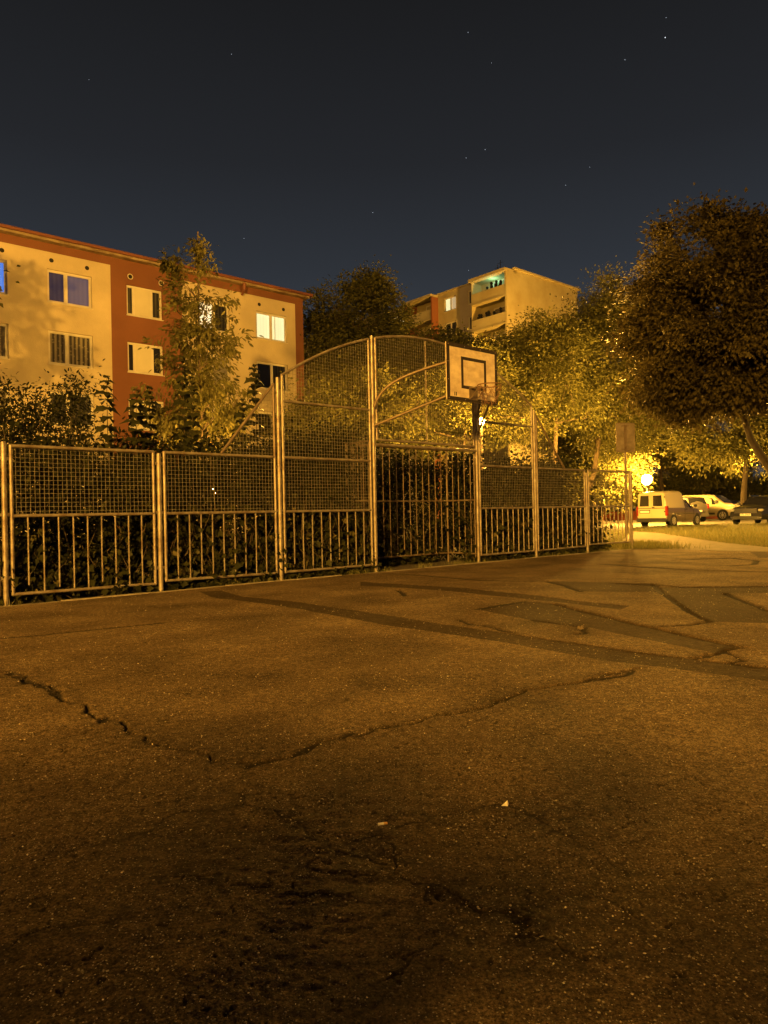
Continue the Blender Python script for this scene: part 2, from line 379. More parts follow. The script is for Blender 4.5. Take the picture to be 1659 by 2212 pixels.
def G(px, py): p = on_ground(px, py); return (p.x, p.y)
def c1(L): return [G(.5*x, 1289+.5*y) for x, y in L]             # the four close views I measured from
def c2(L): return [G(829.4+.5*x, 1179.4+.5*y) for x, y in L]
def c3(L): return [G(548.5+.5*x, 1645.6+.5*y) for x, y in L]
def c4(L): return [G(.5*x, 1700.5+.5*y) for x, y in L]
CRACKS = [  # (points, half width m, depth m, fray)
 (c1([(-60, 280), (0, 305), (110, 352), (205, 385), (330, 462), (430, 508), (560, 565), (700, 640), (830, 680), (930, 715), (1040, 712)]), .016, .012, 1.6),
 (c1([(0, 340), (90, 352), (190, 400), (300, 450)]), .008, .006, 1.2),
 (c1([(1040, 735), (1120, 720), (1200, 700), (1310, 680), (1420, 625), (1520, 600), (1659, 560)]), .012, .013, .9),
 (c1([(1080, 745), (1250, 690), (1380, 640), (1500, 590)]), .006, .007, .8),
 (c2([(0, 785), (150, 755), (330, 710), (420, 695), (520, 650), (620, 615), (760, 600), (880, 580), (960, 550), (1120, 525)]), .013, .014, .9),
 (c2([(760, 598), (860, 588), (960, 570), (1080, 540)]), .006, .007, .9),
 (c1([(0, 178), (200, 165), (330, 150), (480, 135), (600, 122), (700, 112)]), .012, .007, .5),
 (c4([(1030, 20), (1060, 60), (1080, 88), (1130, 85), (1220, 130), (1290, 180), (1420, 200), (1530, 235), (1600, 215), (1659, 195)]), .013, .013, 1.5),
 (c4([(1080, 70), (980, 80), (870, 100), (720, 150), (600, 185), (540, 215)]), .009, .008, 1.5),
 (c4([(1290, 180), (1400, 250), (1500, 300), (1659, 350)]), .008, .008, 1.5),
 (c3([(590, 275), (680, 262), (800, 238), (960, 215), (1060, 190), (1160, 210)]), .008, .009, 1.3),
 (c3([(560, 375), (620, 470), (650, 520), (760, 552), (860, 582), (1000, 660), (1150, 690), (1290, 745), (1440, 835), (1560, 900)]), .012, .016, 1.8),
 (c3([(760, 588), (850, 612), (950, 655), (1010, 665)]), .012, .014, 1.4),
 (c3([(215, 420), (260, 445), (310, 480), (390, 520), (460, 515), (540, 508)]), .010, .012, 1.5),
 (c3([(1430, 575), (1520, 610), (1659, 685)]), .006, .006, .8),
 (c3([(490, 945), (560, 910), (640, 868), (720, 840), (800, 800)]), .008, .009, 1.2),
 (c4([(20, 700), (100, 630), (200, 605), (280, 600), (380, 580), (460, 560)]), .010, .012, 1.5),
 (c4([(700, 385), (800, 378), (930, 370)]), .008, .010, 1.5),
 (c4([(960, 442), (1060, 440), (1160, 435)]), .008, .010, 1.3),
 (c4([(1280, 465), (1380, 475), (1480, 462)]), .010, .012, 1.4),
 (c3([(1150, 200), (1300, 300), (1420, 330), (1500, 400), (1560, 470)]), .006, .006, 1.5),
 (c2([(1165, 165), (1200, 203), (1290, 265), (1345, 300), (1410, 330)]), .035, .022, .8),
 (c2([(1470, 203), (1540, 232), (1659, 278)]), .030, .018, .8),
 (c2([(740, 250), (900, 290), (1050, 330), (1180, 358), (1400, 405), (1560, 440)]), .026, .020, .7),
 (c2([(1190, 350), (1300, 345), (1410, 330)]), .020, .012, 1.2),
 (c2([(1340, 485), (1430, 458), (1500, 442), (1550, 440)]), .026, .022, 1.0),
 (c2([(1430, 458), (1480, 456), (1530, 478), (1540, 490), (1500, 505)]), .012, .012, 1.0),
 (c2([(1380, 490), (1500, 505), (1659, 522)]), .020, .018, .7),
 (c2([(400, 272), (500, 255), (605, 238)]), .016, .010, .4),
 (c2([(320, 315), (380, 335), (450, 345), (560, 372)]), .020, .014, 1.2),
 (c2([(60, 190), (80, 200), (95, 215)]), .030, .02, .6),
 (c2([(640, 318), (760, 335), (860, 352), (870, 375), (830, 380)]), .012, .012, 1.4),
 (c2([(700, 152), (780, 172), (850, 196)]), .020, .012, .8),
 (c2([(930, 78), (1100, 90), (1300, 100), (1659, 112)]), .030, .012, .4),
 (c2([(1250, 60), (1500, 50), (1610, 62), (1600, 78), (1500, 85)]), .030, .010, .5),
 (c2([(1010, 160), (1300, 178), (1659, 174)]), .025, .012, .4),
 (c2([(0, 118), (200, 130), (420, 150), (700, 152)]), .028, .010, .6),
]
TARS = [
 c1([(860, -22), (960, -25), (1050, -2), (1300, 22), (1659, 75)]) + c2([(370, 350), (900, 425), (1340, 485), (1659, 520), (2900, 745), (2900, 905), (1659, 580), (900, 480), (480, 405), (0, 337)]) + c1([(1300, 50), (910, 0)]),
 c2([(400, 272), (605, 238), (740, 250), (900, 290), (1050, 330), (1180, 358), (1400, 405), (1560, 440), (1440, 460), (1050, 385), (860, 345), (640, 318)]),
 c2([(700, 152), (1165, 163), (1190, 178), (1659, 176), (1900, 176), (1900, 200), (1475, 203), (1659, 278), (1900, 340), (1659, 334), (1410, 330), (1300, 268), (1210, 200), (850, 196)]),
 c2([(-100, 152), (340, 180), (640, 210), (820, 235), (1060, 258), (1020, 275), (830, 250), (600, 225), (300, 195), (-100, 168)]),
 c2([(1580, 25), (1900, 25), (1900, 52), (1620, 50)]),
]
def pip(x, y, poly):
    c = np.zeros(x.shape, bool); n = len(poly)
    for i in range(n):
        (ax, ay), (bx, by) = poly[i], poly[i-1]
        if ay == by: continue
        t = ((ay > y) != (by > y)) & (x < (bx-ax)*(y-ay)/(by-ay)+ax); c ^= t
    return c
def seg_dist(x, y, pts):
    d = np.full(x.shape, 1e9)
    for (ax, ay), (bx, by) in zip(pts[:-1], pts[1:]):
        dx, dy = bx-ax, by-ay; t = np.clip(((x-ax)*dx+(y-ay)*dy)/(dx*dx+dy*dy+1e-12), 0, 1)
        d = np.minimum(d, np.hypot(x-ax-t*dx, y-ay-t*dy))
    return d
def court_height(X, Y):
    Z = (fbm(X*.35, Y*.35, 3, 3)-.45)*.030+(fbm(X*1.6, Y*1.6, 3, 9)-.45)*.016
    return Z
def build_court():
    rows, cols = 1250, 960
    yy = .8*np.exp(np.linspace(0, math.log(24/.8), rows)); aa = np.linspace(-.82, 1.0, cols)
    Y, A = np.meshgrid(yy, aa, indexing='ij'); X = A*Y
    wx = (fbm(X*9, Y*9, 4, 31)-.47); wy = (fbm(X*9, Y*9, 4, 77)-.47)
    big = (fbm(X*2.2, Y*2.2, 3, 55)-.45)
    Z = court_height(X, Y)
    crack = np.zeros_like(X); tar = np.zeros_like(X)
    hole = fbm(X*22, Y*22, 3, 91)
    for pts, hw, dep, fray in CRACKS:
        xs = [p[0] for p in pts]; ys = [p[1] for p in pts]; pad = .35
        m = (X > min(xs)-pad) & (X < max(xs)+pad) & (Y > min(ys)-pad) & (Y < max(ys)+pad)
        if not m.any(): continue
        am = (.10 if pts[0][1] < 5 else .05)*fray; x = X[m]+wx[m]*am; y = Y[m]+wy[m]*am
        d = seg_dist(x, y, pts); h = np.maximum(hw*(.9 if pts[0][1] > 2.6 else .38)*(.42+2.2*np.clip(hole[m]-.28, 0, 1)), (.0055 if pts[0][1] > 2.6 else .003)*Y[m]); g = np.clip(1-d/h, 0, 1)
        dep = dep*(1.3 if pts[0][1] > 2.6 else .42); Z[m] -= dep*g**.6; Z[m] += .12*dep*np.exp(-((d-2.6*h)/(1.6*h))**2)*(.5+hole[m])
        crack[m] = np.maximum(crack[m], np.clip(g*2.2, 0, 1)*(.97 if pts[0][1] > 2.6 else .82))
        side = np.exp(-(d/(.055+.02*fray))**2)*.40*np.clip(fray, 0, 1)*(hole[m] > .42)
        crack[m] = np.maximum(crack[m], side)
    wxx = X+wx*.018; wyy = Y+wy*.018
    for poly in TARS:
        k = pip(wxx, wyy, poly); tar[k] = 1
    Z -= .006*tar
    # loose crumbled zone round the junction of the cracks
    j = on_ground(690, 1850); d2 = np.hypot((X-j.x)/.5, (Y-j.y)/.8)
    crum = np.clip(1.3-d2, 0, 1)
    Z += crum*(fbm(X*14+Y*6, Y*30, 4, 12)-.5)*.013
    # pits and lumps
    near = np.clip((7-Y)/4, 0, 1)
    p = vnoise(X*85, Y*60, 5); q = vnoise(X*11, Y*11, 6)
    pit = np.clip((p-.84)/.05, 0, 1)*(q > .52)*near; Z -= .004*pit; crack = np.maximum(crack, pit*.8)
    Z += near*(fbm(X*70, Y*70, 3, 8)-.45)*.0045+near*(fbm(X*6, Y*16, 3, 18)-.45)*.004
    stain = np.clip((fbm(X*1.3, Y*1.3, 4, 44)-.50)*3.0, 0, .40)*near+crum*.28
    tar = np.maximum(tar, stain)
    Z = np.maximum(Z, -.022)
    V = np.stack([X, Y, Z], -1).reshape(-1, 3)
    t = (V[:, 0]-P1.x)*U.x+(V[:, 1]-P1.y)*U.y; w = (V[:, 0]-P1.x)*N.x+(V[:, 1]-P1.y)*N.y
    wob = (fbm(V[:, 0]*3, V[:, 1]*3, 3, 2)-.45)*.12
    ok = ((w < -.10+wob*.4) & (t < T_END+.25+wob*2)).reshape(rows, cols)
    idx = np.arange(rows*cols).reshape(rows, cols)
    k = ok[:-1, :-1] & ok[1:, :-1] & ok[:-1, 1:] & ok[1:, 1:]
    Q = np.stack([idx[:-1, :-1][k], idx[:-1, 1:][k], idx[1:, 1:][k], idx[1:, :-1][k]], -1)
    o = np_mesh('court', V, Q, M['asphalt'], None, {'tar': tar.ravel(), 'crack': crack.ravel()}, smooth=True)
    tag(o, 'cracked and patched asphalt of the ball court', None, kind='structure')
T_END = tx(1365)
build_court()
def sheet(name, pts, z, m, label):
    mb = MB(); mb.add([(x, y, z) for x, y in pts], [tuple(range(len(pts)))])
    o = mb.build(name, m); a = sum(pts[i-1][0]*pts[i][1]-pts[i][0]*pts[i-1][1] for i in range(len(pts)))
    if a < 0: o.data.flip_normals()
    return tag(o, label, kind='structure')
f2 = lambda t, w: tuple(F(t, w))[:2]
sheet('ground', [(-900, -900), (900, -900), (900, 900), (-900, 900)], -.075, M['lawn'], 'dark grassy ground around the court')
sheet('court_base', [f2(-14, -26), f2(T_END+.3, -26), f2(T_END+.3, -.12), f2(-14, -.12)], -.026, M['asphalt'], 'older asphalt around the court')
sheet('planting_bed', [f2(-14, -.02), f2(T_END+.1, -.02), f2(T_END+.1, 3.2), f2(-14, 3.2)], -.012, M['soil'], 'soil bed behind the court fence')
mb = MB(); rk = random.Random(5); t = -9.0
while t < T_END+.2:                                 # worn edging slabs in front of the posts
    l = rk.uniform(.85, 1.05); z = rk.uniform(.0, .016)
    a = F(t+.01, -.14+rk.uniform(-.008, .008), -.06); mb.box(a, U*(l-.02), N*.085, ZV*(.06+z)); t += l
tag(mb.build('court_kerb', M['concrete'], bevel=.006), 'worn concrete edging along the foot of the fence', kind='structure')
# lawn, path and parking beyond the court end
gA = lambda x, y: tuple(on_ground(x, y, -.02))[:2]
sheet('path', [gA(1340, 1172), gA(1366, 1148), gA(1420, 1151), gA(1480, 1160), gA(1560, 1172), gA(1700, 1187), gA(1700, 1196), gA(1500, 1189), gA(1420, 1187)], -.016, M['path'], 'pale worn path beside the lawn')
pc = at_depth(1420, 1130, 36); pc.z = 0
sheet('parking_road', [tuple(pc+U*a+N*b)[:2] for a, b in ((-30, .6), (40, -1.5), (40, 7.5), (-30, 7.5))], -.068, M['road'], 'parking lane with dry asphalt')
sheet('parking_lane', [tuple(pc+U*a+N*b)[:2] for a, b in ((3.5, 7.5), (40, 7.5), (40, 30), (3.5, 30))], -.064, M['road'], 'parking bays behind the first row of cars')

# ================================================================ COURT FENCE
TP = [tx(x) for x in (10, 345, 605, 810)]
TP += [tx(1032)]; TP += [tx(1157), tx(1268), T_END-.02]
ZL, ZM, ZB = 1.763, .985, .115
ZX, ZG, ZU = 2.03, 2.11, 2.575
TMID = (TP[3]+TP[4])/2
HW = (TP[5]-TP[2])/2
def arc(t):
    s = abs(t-TMID); a = (TP[4]-TP[3])/2
    k1 = (3.885-3.735)/a**2
    return 3.885-(3.885-2.92)*(s/HW)**2
fence = empty('ball_court_fence', F(TP[3], 0, 0), 'galvanised steel tube fence with square wire mesh over vertical bars and an arched centre', 'fence')
PR, FR, BR = .030, .0205, .0095
def post(t, h, r=PR, w=0):
    mb = MB(); mb.tube(F(t, w, -.08), F(t, w, h), r, 14); mb.sphere(F(t, w, h), r, 10, 5, .35)
    mb.build('post', M['steel'], fence, smooth=True)
post_h = [1.80, 1.74, 2.90, 3.76, 3.76, 2.90, 1.70, 1.775]
for i, (t, h) in enumerate(zip(TP, post_h)): post(t, h)
WR = .0021
def wires(mb, t0, t1, z0, top, w=.012):
    """square wire mesh: top(t) gives its upper edge"""
    n = max(2, round((t1-t0)/.05)); st = (t1-t0)/n
    for i in range(1, n):
        t = t0+i*st; zt = top(t)
        if zt-z0 > .03: mb.tube(F(t, w, z0), F(t, w, zt), WR, 4, cap=False)
    z = z0+.05; zmax = max(top(t0+(t1-t0)*k/20) for k in range(21))
    while z < zmax-.01:
        ts = [t0+(t1-t0)*k/60 for k in range(61)]; ins = [t for t in ts if top(t) > z]
        if len(ins) > 2: mb.tube(F(ins[0], w+2*WR, z), F(ins[-1], w+2*WR, z), WR, 4, cap=False)
        z += .05
def clamp(mb, t, z, s):
    mb.box(F(t-.048 if s < 0 else t, -.012, z-.018), U*.048, N*.024, ZV*.036)
    mb.tube(F(t+s*.026, -.02, z), F(t+s*.026, .02, z), .008, 6)
GAP = .072
def bars(n, t0, t1, z0, z1, parent, w=0.0, skip=(), m='steel', r=BR, wob=0):
    for i in range(1, n+1):
        if i in skip: continue
        t = t0+(t1-t0)*i/(n+1); mb = MB(); b = random.Random(i*7+int(t0*100)); e = z0
        if wob and b.random() < .16: e = z0+b.uniform(.04, .12)
        mb.path([F(t, w, e), F(t+b.uniform(-1, 1)*.004, w+b.uniform(-1, 1)*.004, (z0+z1)/2), F(t, w, z1)], r, 8)
        mb.build('bar', M[m], parent, smooth=True)
def panel(t0, t1, nb, rails, top=None, zb=ZB, skew=0.0, lower=True, wob=1):
    """frame with rails; mesh above ZM, bars below"""
    a, b = t0+GAP, t1-GAP
    f = MB(); ztop = (lambda t: ZL) if top is None else top
    nseg = 1 if top is None else 14
    f.path([F(a, 0, zb), F(a, 0, ztop(a))], FR, 10); f.path([F(b, 0, zb-skew), F(b, 0, ztop(b))], FR, 10)
    f.path([F(a+(b-a)*k/nseg, 0, ztop(a+(b-a)*k/nseg)) for k in range(nseg+1)], FR, 10)
    f.tube(F(a, 0, zb), F(b, 0, zb-skew), FR*.95, 10)
    for c in (a, b): f.sphere(F(c, 0, zb-(skew if c == b else 0)), FR*1.02, 8, 6); f.sphere(F(c, 0, ztop(c)), FR*1.02, 8, 6)
    for z in rails: f.tube(F(a, 0, z), F(b, 0, z), FR*.95, 10)
    for z in (.30, 1.0, 1.62): clamp(f, t0, z, 1); clamp(f, t1, z, -1)
    if top is not None: clamp(f, t0, 2.45, 1); clamp(f, t1, 2.45, -1)
    p = f.build('panel', M['steel'], fence, smooth=True)
    mm = MB(); wires(mm, a, b, ZM, ztop); mm.build('wire_mesh', M['wire'], p)
    if lower: bars(nb, a, b, zb-skew*.5, ZM, p, wob=wob)
    return p
panel(TP[0]-1.75, TP[0], 9, [ZM])
post(TP[0]-1.75, 1.75)
panel(TP[0], TP[1], 9, [ZM], skew=.012)
panel(TP[1], TP[2], 9, [ZM], zb=.13, skew=.02)
panel(TP[2], TP[3], 9, [ZM, ZL, ZU], top=arc)
panel(TP[4], TP[5], 9, [ZM, ZL, ZU], top=arc, zb=.13)
panel(TP[5], TP[6], 9, [ZM], zb=.13, skew=-.01)
panel(TP[6], TP[7], 9, [ZM], zb=.17, skew=.01)
# triangular wings of mesh on both sides of the arch
def wing(tlow, thigh, zh):
    f = MB(); s = 1 if thigh > tlow else -1
    f.path([F(tlow, 0, ZL+.02), F(thigh, 0, zh)], FR, 10); f.path([F(thigh, 0, ZL), F(thigh, 0, zh)], FR, 10); f.sphere(F(thigh, 0, zh), FR*1.03, 8, 6)
    clamp(f, thigh+s*GAP, zh-.12, -s); clamp(f, thigh+s*GAP, 2.3, -s)
    p = f.build('brace_wing', M['brown_steel'], fence, smooth=True); mm = MB()
    tp = lambda t: ZL+(zh-ZL)*(t-tlow)/(thigh-tlow)
    wires(mm, min(tlow, thigh), max(tlow, thigh), ZL, tp); mm.build('wire_mesh', M['wire'], p)
wing(tx(478, 0, 980), TP[2]-GAP, 2.80)
wing(tx(1219, 0, 1010), TP[5]+GAP, 2.80)
# the arched mesh over the goal mouth
a, b = TP[3]+GAP, TP[4]-GAP; f = MB()
f.path([F(a+(b-a)*k/16, 0, arc(a+(b-a)*k/16)) for k in range(17)], FR, 10)
f.tube(F(a, 0, ZG), F(b, 0, ZG), FR, 10)
for c in (a, b): f.tube(F(c, 0, ZG), F(c, 0, arc(c)), FR, 10); f.sphere(F(c, 0, ZG), FR*1.03, 8, 6)
tm = a+(b-a)*.5; f.tube(F(tm, .03, ZG), F(tm, .03, arc(tm)), FR*.6, 8)
for z in (2.3, 3.5): clamp(f, TP[3], z, 1); clamp(f, TP[4], z, -1)
p = f.build('panel', M['steel'], fence, smooth=True); mm = MB(); wires(mm, a, b, ZG, arc); mm.build('wire_mesh', M['wire'], p)

# ---------------------------------------------------------------- goal cage
goal = empty('football_goal', F(TMID, .3, 0), 'steel football goal recess with barred back and sides under the arched mesh', 'goal')
gd = .74; mb = MB(); mb.tube(F(TP[3]+.03, -.005, ZX), F(TP[4]-.03, -.005, ZX), .0265, 14); mb.build('crossbar', M['steel'], goal, smooth=True)
fb = MB(); g0, g1 = TP[3]+.02, TP[4]-.02
fb.tube(F(g0, gd, 2.10), F(g1, gd, 2.10), FR*.9, 8); fb.tube(F(g0, gd, 1.14), F(g1, gd, 1.14), .014, 8); fb.tube(F(g0, gd, .16), F(g1, gd, .155), .016, 8)
for c in (g0, g1): fb.tube(F(c, gd, -.06), F(c, gd, 2.10), FR*.9, 8)
bk = fb.build('back_grille', M['brown_steel'], goal, smooth=True); bars(14, g0, g1, .15, 2.10, bk, w=gd, m='brown_steel', r=.0085, wob=1)
for gt in (g0, g1):
    fb = MB()
    for z in (2.10, 1.14, .16): fb.tube(F(gt, .04, z), F(gt, gd, z), .015, 8)
    fb.tube(F(gt, .05, .1), F(gt, .05, 2.12), .012, 8)
    sd = fb.build('side_grille', M['brown_steel'], goal, smooth=True)
    for i in range(1, 5):
        mb = MB(); mb.tube(F(gt, gd*i/5, .15), F(gt, gd*i/5, 2.10), .0085, 8); mb.build('bar', M['brown_steel'], sd, smooth=True)

# ---------------------------------------------------------------- basketball hoop
BL = at_depth(966, 862.4, 11.0); BW, BH = 1.2, .9; zb = BL.z
BL.z = 0
hoop = empty('basketball_hoop', BL+U*.6, 'weathered white basketball backboard with black border on a bracket above the goal', 'basketball hoop')
Bp = lambda u, v, o=0.0: BL+U*u+ZV*(zb+v)-N*o          # o: proud towards the court
mb = MB(); mb.box(Bp(0, 0, -.022), U*BW, N*-.022, ZV*BH); brd = mb.build('backboard', M['board'], hoop, bevel=.003)
mb = MB()
for (x0, x1, y0, y1) in ((0, .068, 0, BH), (BW-.055, BW, 0, BH), (.068, BW-.055, 0, .06), (.068, BW-.055, BH-.06, BH)):
    mb.box(Bp(x0, y0, 0), U*(x1-x0), N*-.004, ZV*(y1-y0))
mb.build('border', M['blackpaint'], brd)
mb = MB(); x0, x1, y0, y1 = .33, .925, .205, .71; lw = .05
for (p, q, r_, s_) in ((x0, x0+lw, y0, y1), (x1-lw, x1, y0, y1), (x0+lw, x1-lw, y0, y0+lw), (x0+lw, x1-lw, y1-lw, y1)):
    mb.box(Bp(p, r_, 0), U*(q-p), N*-.003, ZV*(s_-r_))
mb.build('target_square', M['blackpaint'], brd)
mb = MB()
for x in (.165, .2): mb.box(Bp(x, .075, 0), U*.018, N*-.002, ZV*.06)
mb.build('sticker', M['blackpaint'], brd)
for u, v in [(.04+i*(BW-.08)/3, v) for i in range(4) for v in (.03, BH-.03)]+[(u, v) for v in (.32, .6) for u in (.03, BW-.03)]:
    mb = MB(); mb.tube(Bp(u, v, .004), Bp(u, v, .010), .009, 8); mb.build('bolt', M['steel'], brd)
# rim, bracket and the torn chain net
rz = at_depth(1058.7, 831, 11.1).z-zb; rc = Bp(.6, rz, .345); rr = .19
mb = MB(); mb.path([rc+Vector((math.cos(k*math.pi/16), math.sin(k*math.pi/16), 0))*rr for k in range(32)], .009, 8, closed=True)
rim = mb.build('rim', M['rust'], hoop, smooth=True)
mb = MB(); z0 = rz-.02
mb.box(Bp(.50, z0-.17, .004), U*.20, N*-.006, ZV*.19)
for s in (-1, 1):
    mb.tube(Bp(.6+s*.085, z0+.01, .01), Bp(.6+s*.06, rz, .19), .009, 8)
    mb.tube(Bp(.6+s*.085, z0-.16, .01), Bp(.6+s*.07, rz-.01, .20), .008, 8)
mb.tube(Bp(.5, z0+.015, .02), Bp(.7, z0+.015, .02), .012, 8)
mb.build('bracket', M['brown_steel'], rim, smooth=True)
mb = MB(); rn = random.Random(3); K = 10; rings = []
for L_ in range(4):
    zz = -.01-L_*.085; r_ = rr*(1-.17*L_)
    rings.append([rc+Vector((math.cos((k+.5*(L_ % 2))*2*math.pi/K)*r_, math.sin((k+.5*(L_ % 2))*2*math.pi/K)*r_, zz-rn.uniform(0, .03))) for k in range(K)])
for L_ in range(3):
    for k in range(K):
        if rn.random() < (.12+.16*L_): continue
        for q in ((k, k), (k, (k-1) % K if L_ % 2 == 0 else (k+1) % K)):
            if rn.random() < .15*L_: continue
            a_, b_ = rings[L_][q[0]], rings[L_+1][q[1]]; mb.path([a_, (a_+b_)/2+Vector((0, 0, -.012)), b_], .0042, 5)
for k in (2, 5, 6): mb.path([rings[2][k], rings[2][k]+Vector((.01, 0, -.12)), rings[2][k]+Vector((.0, .01, -.24))], .0042, 5)
mb.build('chain_net', M['rust'], rim, smooth=True)
mb = MB()
for s, tp_ in ((0, TP[3]), (1, TP[4])):
    e = .13 if s == 0 else BW-.13
    # lower straight stay, upper curved stay
    mb.cur = 0
    mb.path([F(tp_, -.03, 2.33), Bp(e, .10, -.03)], .021, 10)
    q0 = F(tp_, -.03, 2.62); q3 = Bp(e, .62, -.03); q1 = q0+ZV*.33-N*.10+(q3-q0)*.05; q2 = q0+(q3-q0)*.35+ZV*.24
    pts = []
    for k in range(13):
        v = k/12; pts.append(q0*(1-v)**3+q1*3*v*(1-v)**2+q2*3*v*v*(1-v)+q3*v**3)
    mb.path(pts, .024, 10)
    mb.tube(Bp(e, .04, -.035), Bp(e, BH-.06, -.035), .018, 8)
mb.tube(Bp(.13, .12, -.05), Bp(BW-.13, .12, -.05), .016, 8); mb.tube(Bp(.13, .62, -.05), Bp(BW-.13, .62, -.05), .016, 8)
mb.build('support_arm', M['brown_steel'], hoop, smooth=True)

# ---------------------------------------------------------------- sign seen from behind at the fence end
sp = on_ground(1353, 1176); sp.z = 0
dS = sp.y; kS = dS/FP
sign = empty('sign_on_pole', sp, 'back of a square grey sign plate on a thin pole at the far fence end', 'sign')
pt = at_depth(1349.5, 914, dS); mb = MB(); mb.tube(sp-ZV*.1, Vector((pt.x, sp.y, pt.z-.02)), .024, 10); mb.build('pole', M['brown_steel'], sign, smooth=True)
pl0 = at_depth(1350, 945.5, dS)+Vector((0, -.035, 0)); hw, hh = 21.5*kS, 31.5*kS; rd = .04
sx = Vector((.985, .17, 0)); out_ = []
for (cx_, cz_, a0) in ((hw-rd, hh-rd, 0), (-hw+rd, hh-rd, 90), (-hw+rd, -hh+rd, 180), (hw-rd, -hh+rd, 270)):
    for k in range(5):
        an = R(a0+k*22.5); out_.append(pl0+sx*(cx_+rd*math.cos(an))+ZV*(cz_+rd*math.sin(an)))
nn = Vector((-.17, .985, 0)); n_ = len(out_)
mb = MB(); mb.add([p for p in out_]+[p+nn*.004 for p in out_], [tuple(range(n_)), tuple(range(2*n_-1, n_-1, -1))]+[(i, n_+i, n_+(i+1) % n_, (i+1) % n_) for i in range(n_)])
M['signback'] = mat('stained_sign_back', (.22, .18, .14), .6, .0, dark=(.11, .085, .06), scale=6)
mb.build('sign_plate', M['signback'], sign)
mb = MB(); mb.path([p-nn*.004 for p in out_], .008, 6, closed=True); mb.build('rim_edge', M['brown_steel'], sign, smooth=True)
mb = MB()
for zz in (.8*hh, -.8*hh): mb.box(pl0-sx*.11+ZV*(zz-.012)-nn*.012, sx*.22, nn*.012, ZV*.024); mb.box(pl0-sx*.02+ZV*(zz-.02)-nn*.03, sx*.04, nn*.02, ZV*.04)
mb.box(pl0-sx*.035+ZV*(-.9*hh)-nn*.008, sx*.07, nn*.006, ZV*1.75*hh)
mb.build('clamp', M['brown_steel'], sign)

# ================================================================ BUILDING WITH RED AND CREAM BANDS
B0 = at_depth(108, 700, 32.8); B0.z = 0
def bp(px, py):
    p = on_plane(px, py, B0, N); return ((p-B0).dot(U), p.z)
def BF(s, z, o=0.0): return B0+U*s-N*o+ZV*z             # o: proud towards the court
near_house = empty('apartment_building', BF(0, 0), 'low apartment building with cream and rust red render under a flat roof', 'apartment building')
def rect(tl, br, bl=None, tr=None):
    s0, z1 = bp(*tl); s1, z0 = bp(*br)
    if bl: z0 = (z0+bp(*bl)[1])/2
    if tr: z1 = (z1+bp(*tr)[1])/2
    return [s0, s1, z0, z1]
WA = rect((101.6, 581), (199.4, 667.3), (103.2, 650.4), (198, 596.9))
WB = rect((104.6, 712.5), (202.5, 795.6), (105.5, 785.3), (200.8, 725.4))
fl = WA[3]-WB[3]
WR1 = rect((272.8, 614), (351.5, 691), (274, 679), (351, 630)); WR2 = rect((275, 740), (354, 812), (276.5, 805)); 
WC = rect((553, 673), (620.8, 741), (553.8, 730), (619, 681))
WD = [WC[0], WC[1]+.0, WC[2]-fl, WC[3]-fl]
sT = bp(429, 650)[0]; sT1 = bp(496, 700)[0]
W5 = [sT, sT1, WC[2], WC[3]]; W6 = [sT, sT1, WC[2]-fl, WC[3]-fl]
WL = rect((-60, 545), (16.5, 632.6)); WL[2:] = WA[2:]
WL2 = [WL[0], WL[1]+.12, WB[2], WB[3]]
wins = []
def addw(r, kinds, split=.42, mid=None): wins.append((r, kinds, split, mid))
dn = lambda r, k=1: [r[0], r[1], r[2]-fl*k, r[3]-fl*k]
fullA = [WA[0], WA[1], WA[2], WA[3]]; fullB = [WA[0], WA[1], WB[2], WB[3]]
addw(WL, ('brightblue', 'brightblue')); addw([WL[0], WL[1], WB[2], WB[3]], ('lace', 'lace')); addw(dn(WL, 2), ('darkcurtain', 'lace')); addw(dn(WL, 3), ('darkcurtain', 'dark'))
addw(fullA, ('blueroom', 'greyblind')); addw(fullB, ('lace', 'lace')); addw(dn(fullB), ('darkcurtain', 'darkcurtain')); addw(dn(fullB, 2), ('dark', 'darkcurtain'))
R1 = [WR1[0], WR1[1], WA[2]+(WR1[2]-WA[2])*.5, WA[3]+(WR1[3]-WA[3])*.5]
for k, kk in ((0, 'darkcurtain'), (1, 'dark'), (2, 'darkcurtain'), (3, 'dark')): addw(dn(R1, k), (kk, 'panel', kk), .22, .70)
addw(W5, ('litwhite', 'darkcurtain'), .5); addw(W6, ('panelw', 'panelw')); addw(dn(W6), ('darkcurtain', 'dark')); addw(dn(W6, 2), ('dark', 'dark'))
addw(WC, ('litroom', 'litroom'), .5); addw(WD, ('dark', 'darkcurtain'), .5); addw(dn(WD), ('darkcurtain', 'dark'), .5); addw(dn(WD, 2), ('dark', 'dark'), .5)
S_L = WL[0]-6; S_R = bp(655, 700)[0]
sr0 = bp(239, 620)[0]; sr1 = bp(392.5, 640)[0]; sr2 = bp(637.5, 680)[0]
zfr = (bp(0, 522)[1]+bp(236, 570)[1]+bp(636, 658)[1])/3              # bottom of the frieze
ztop = (bp(0, 500)[1]+bp(240, 540)[1]+bp(620, 636)[1])/3
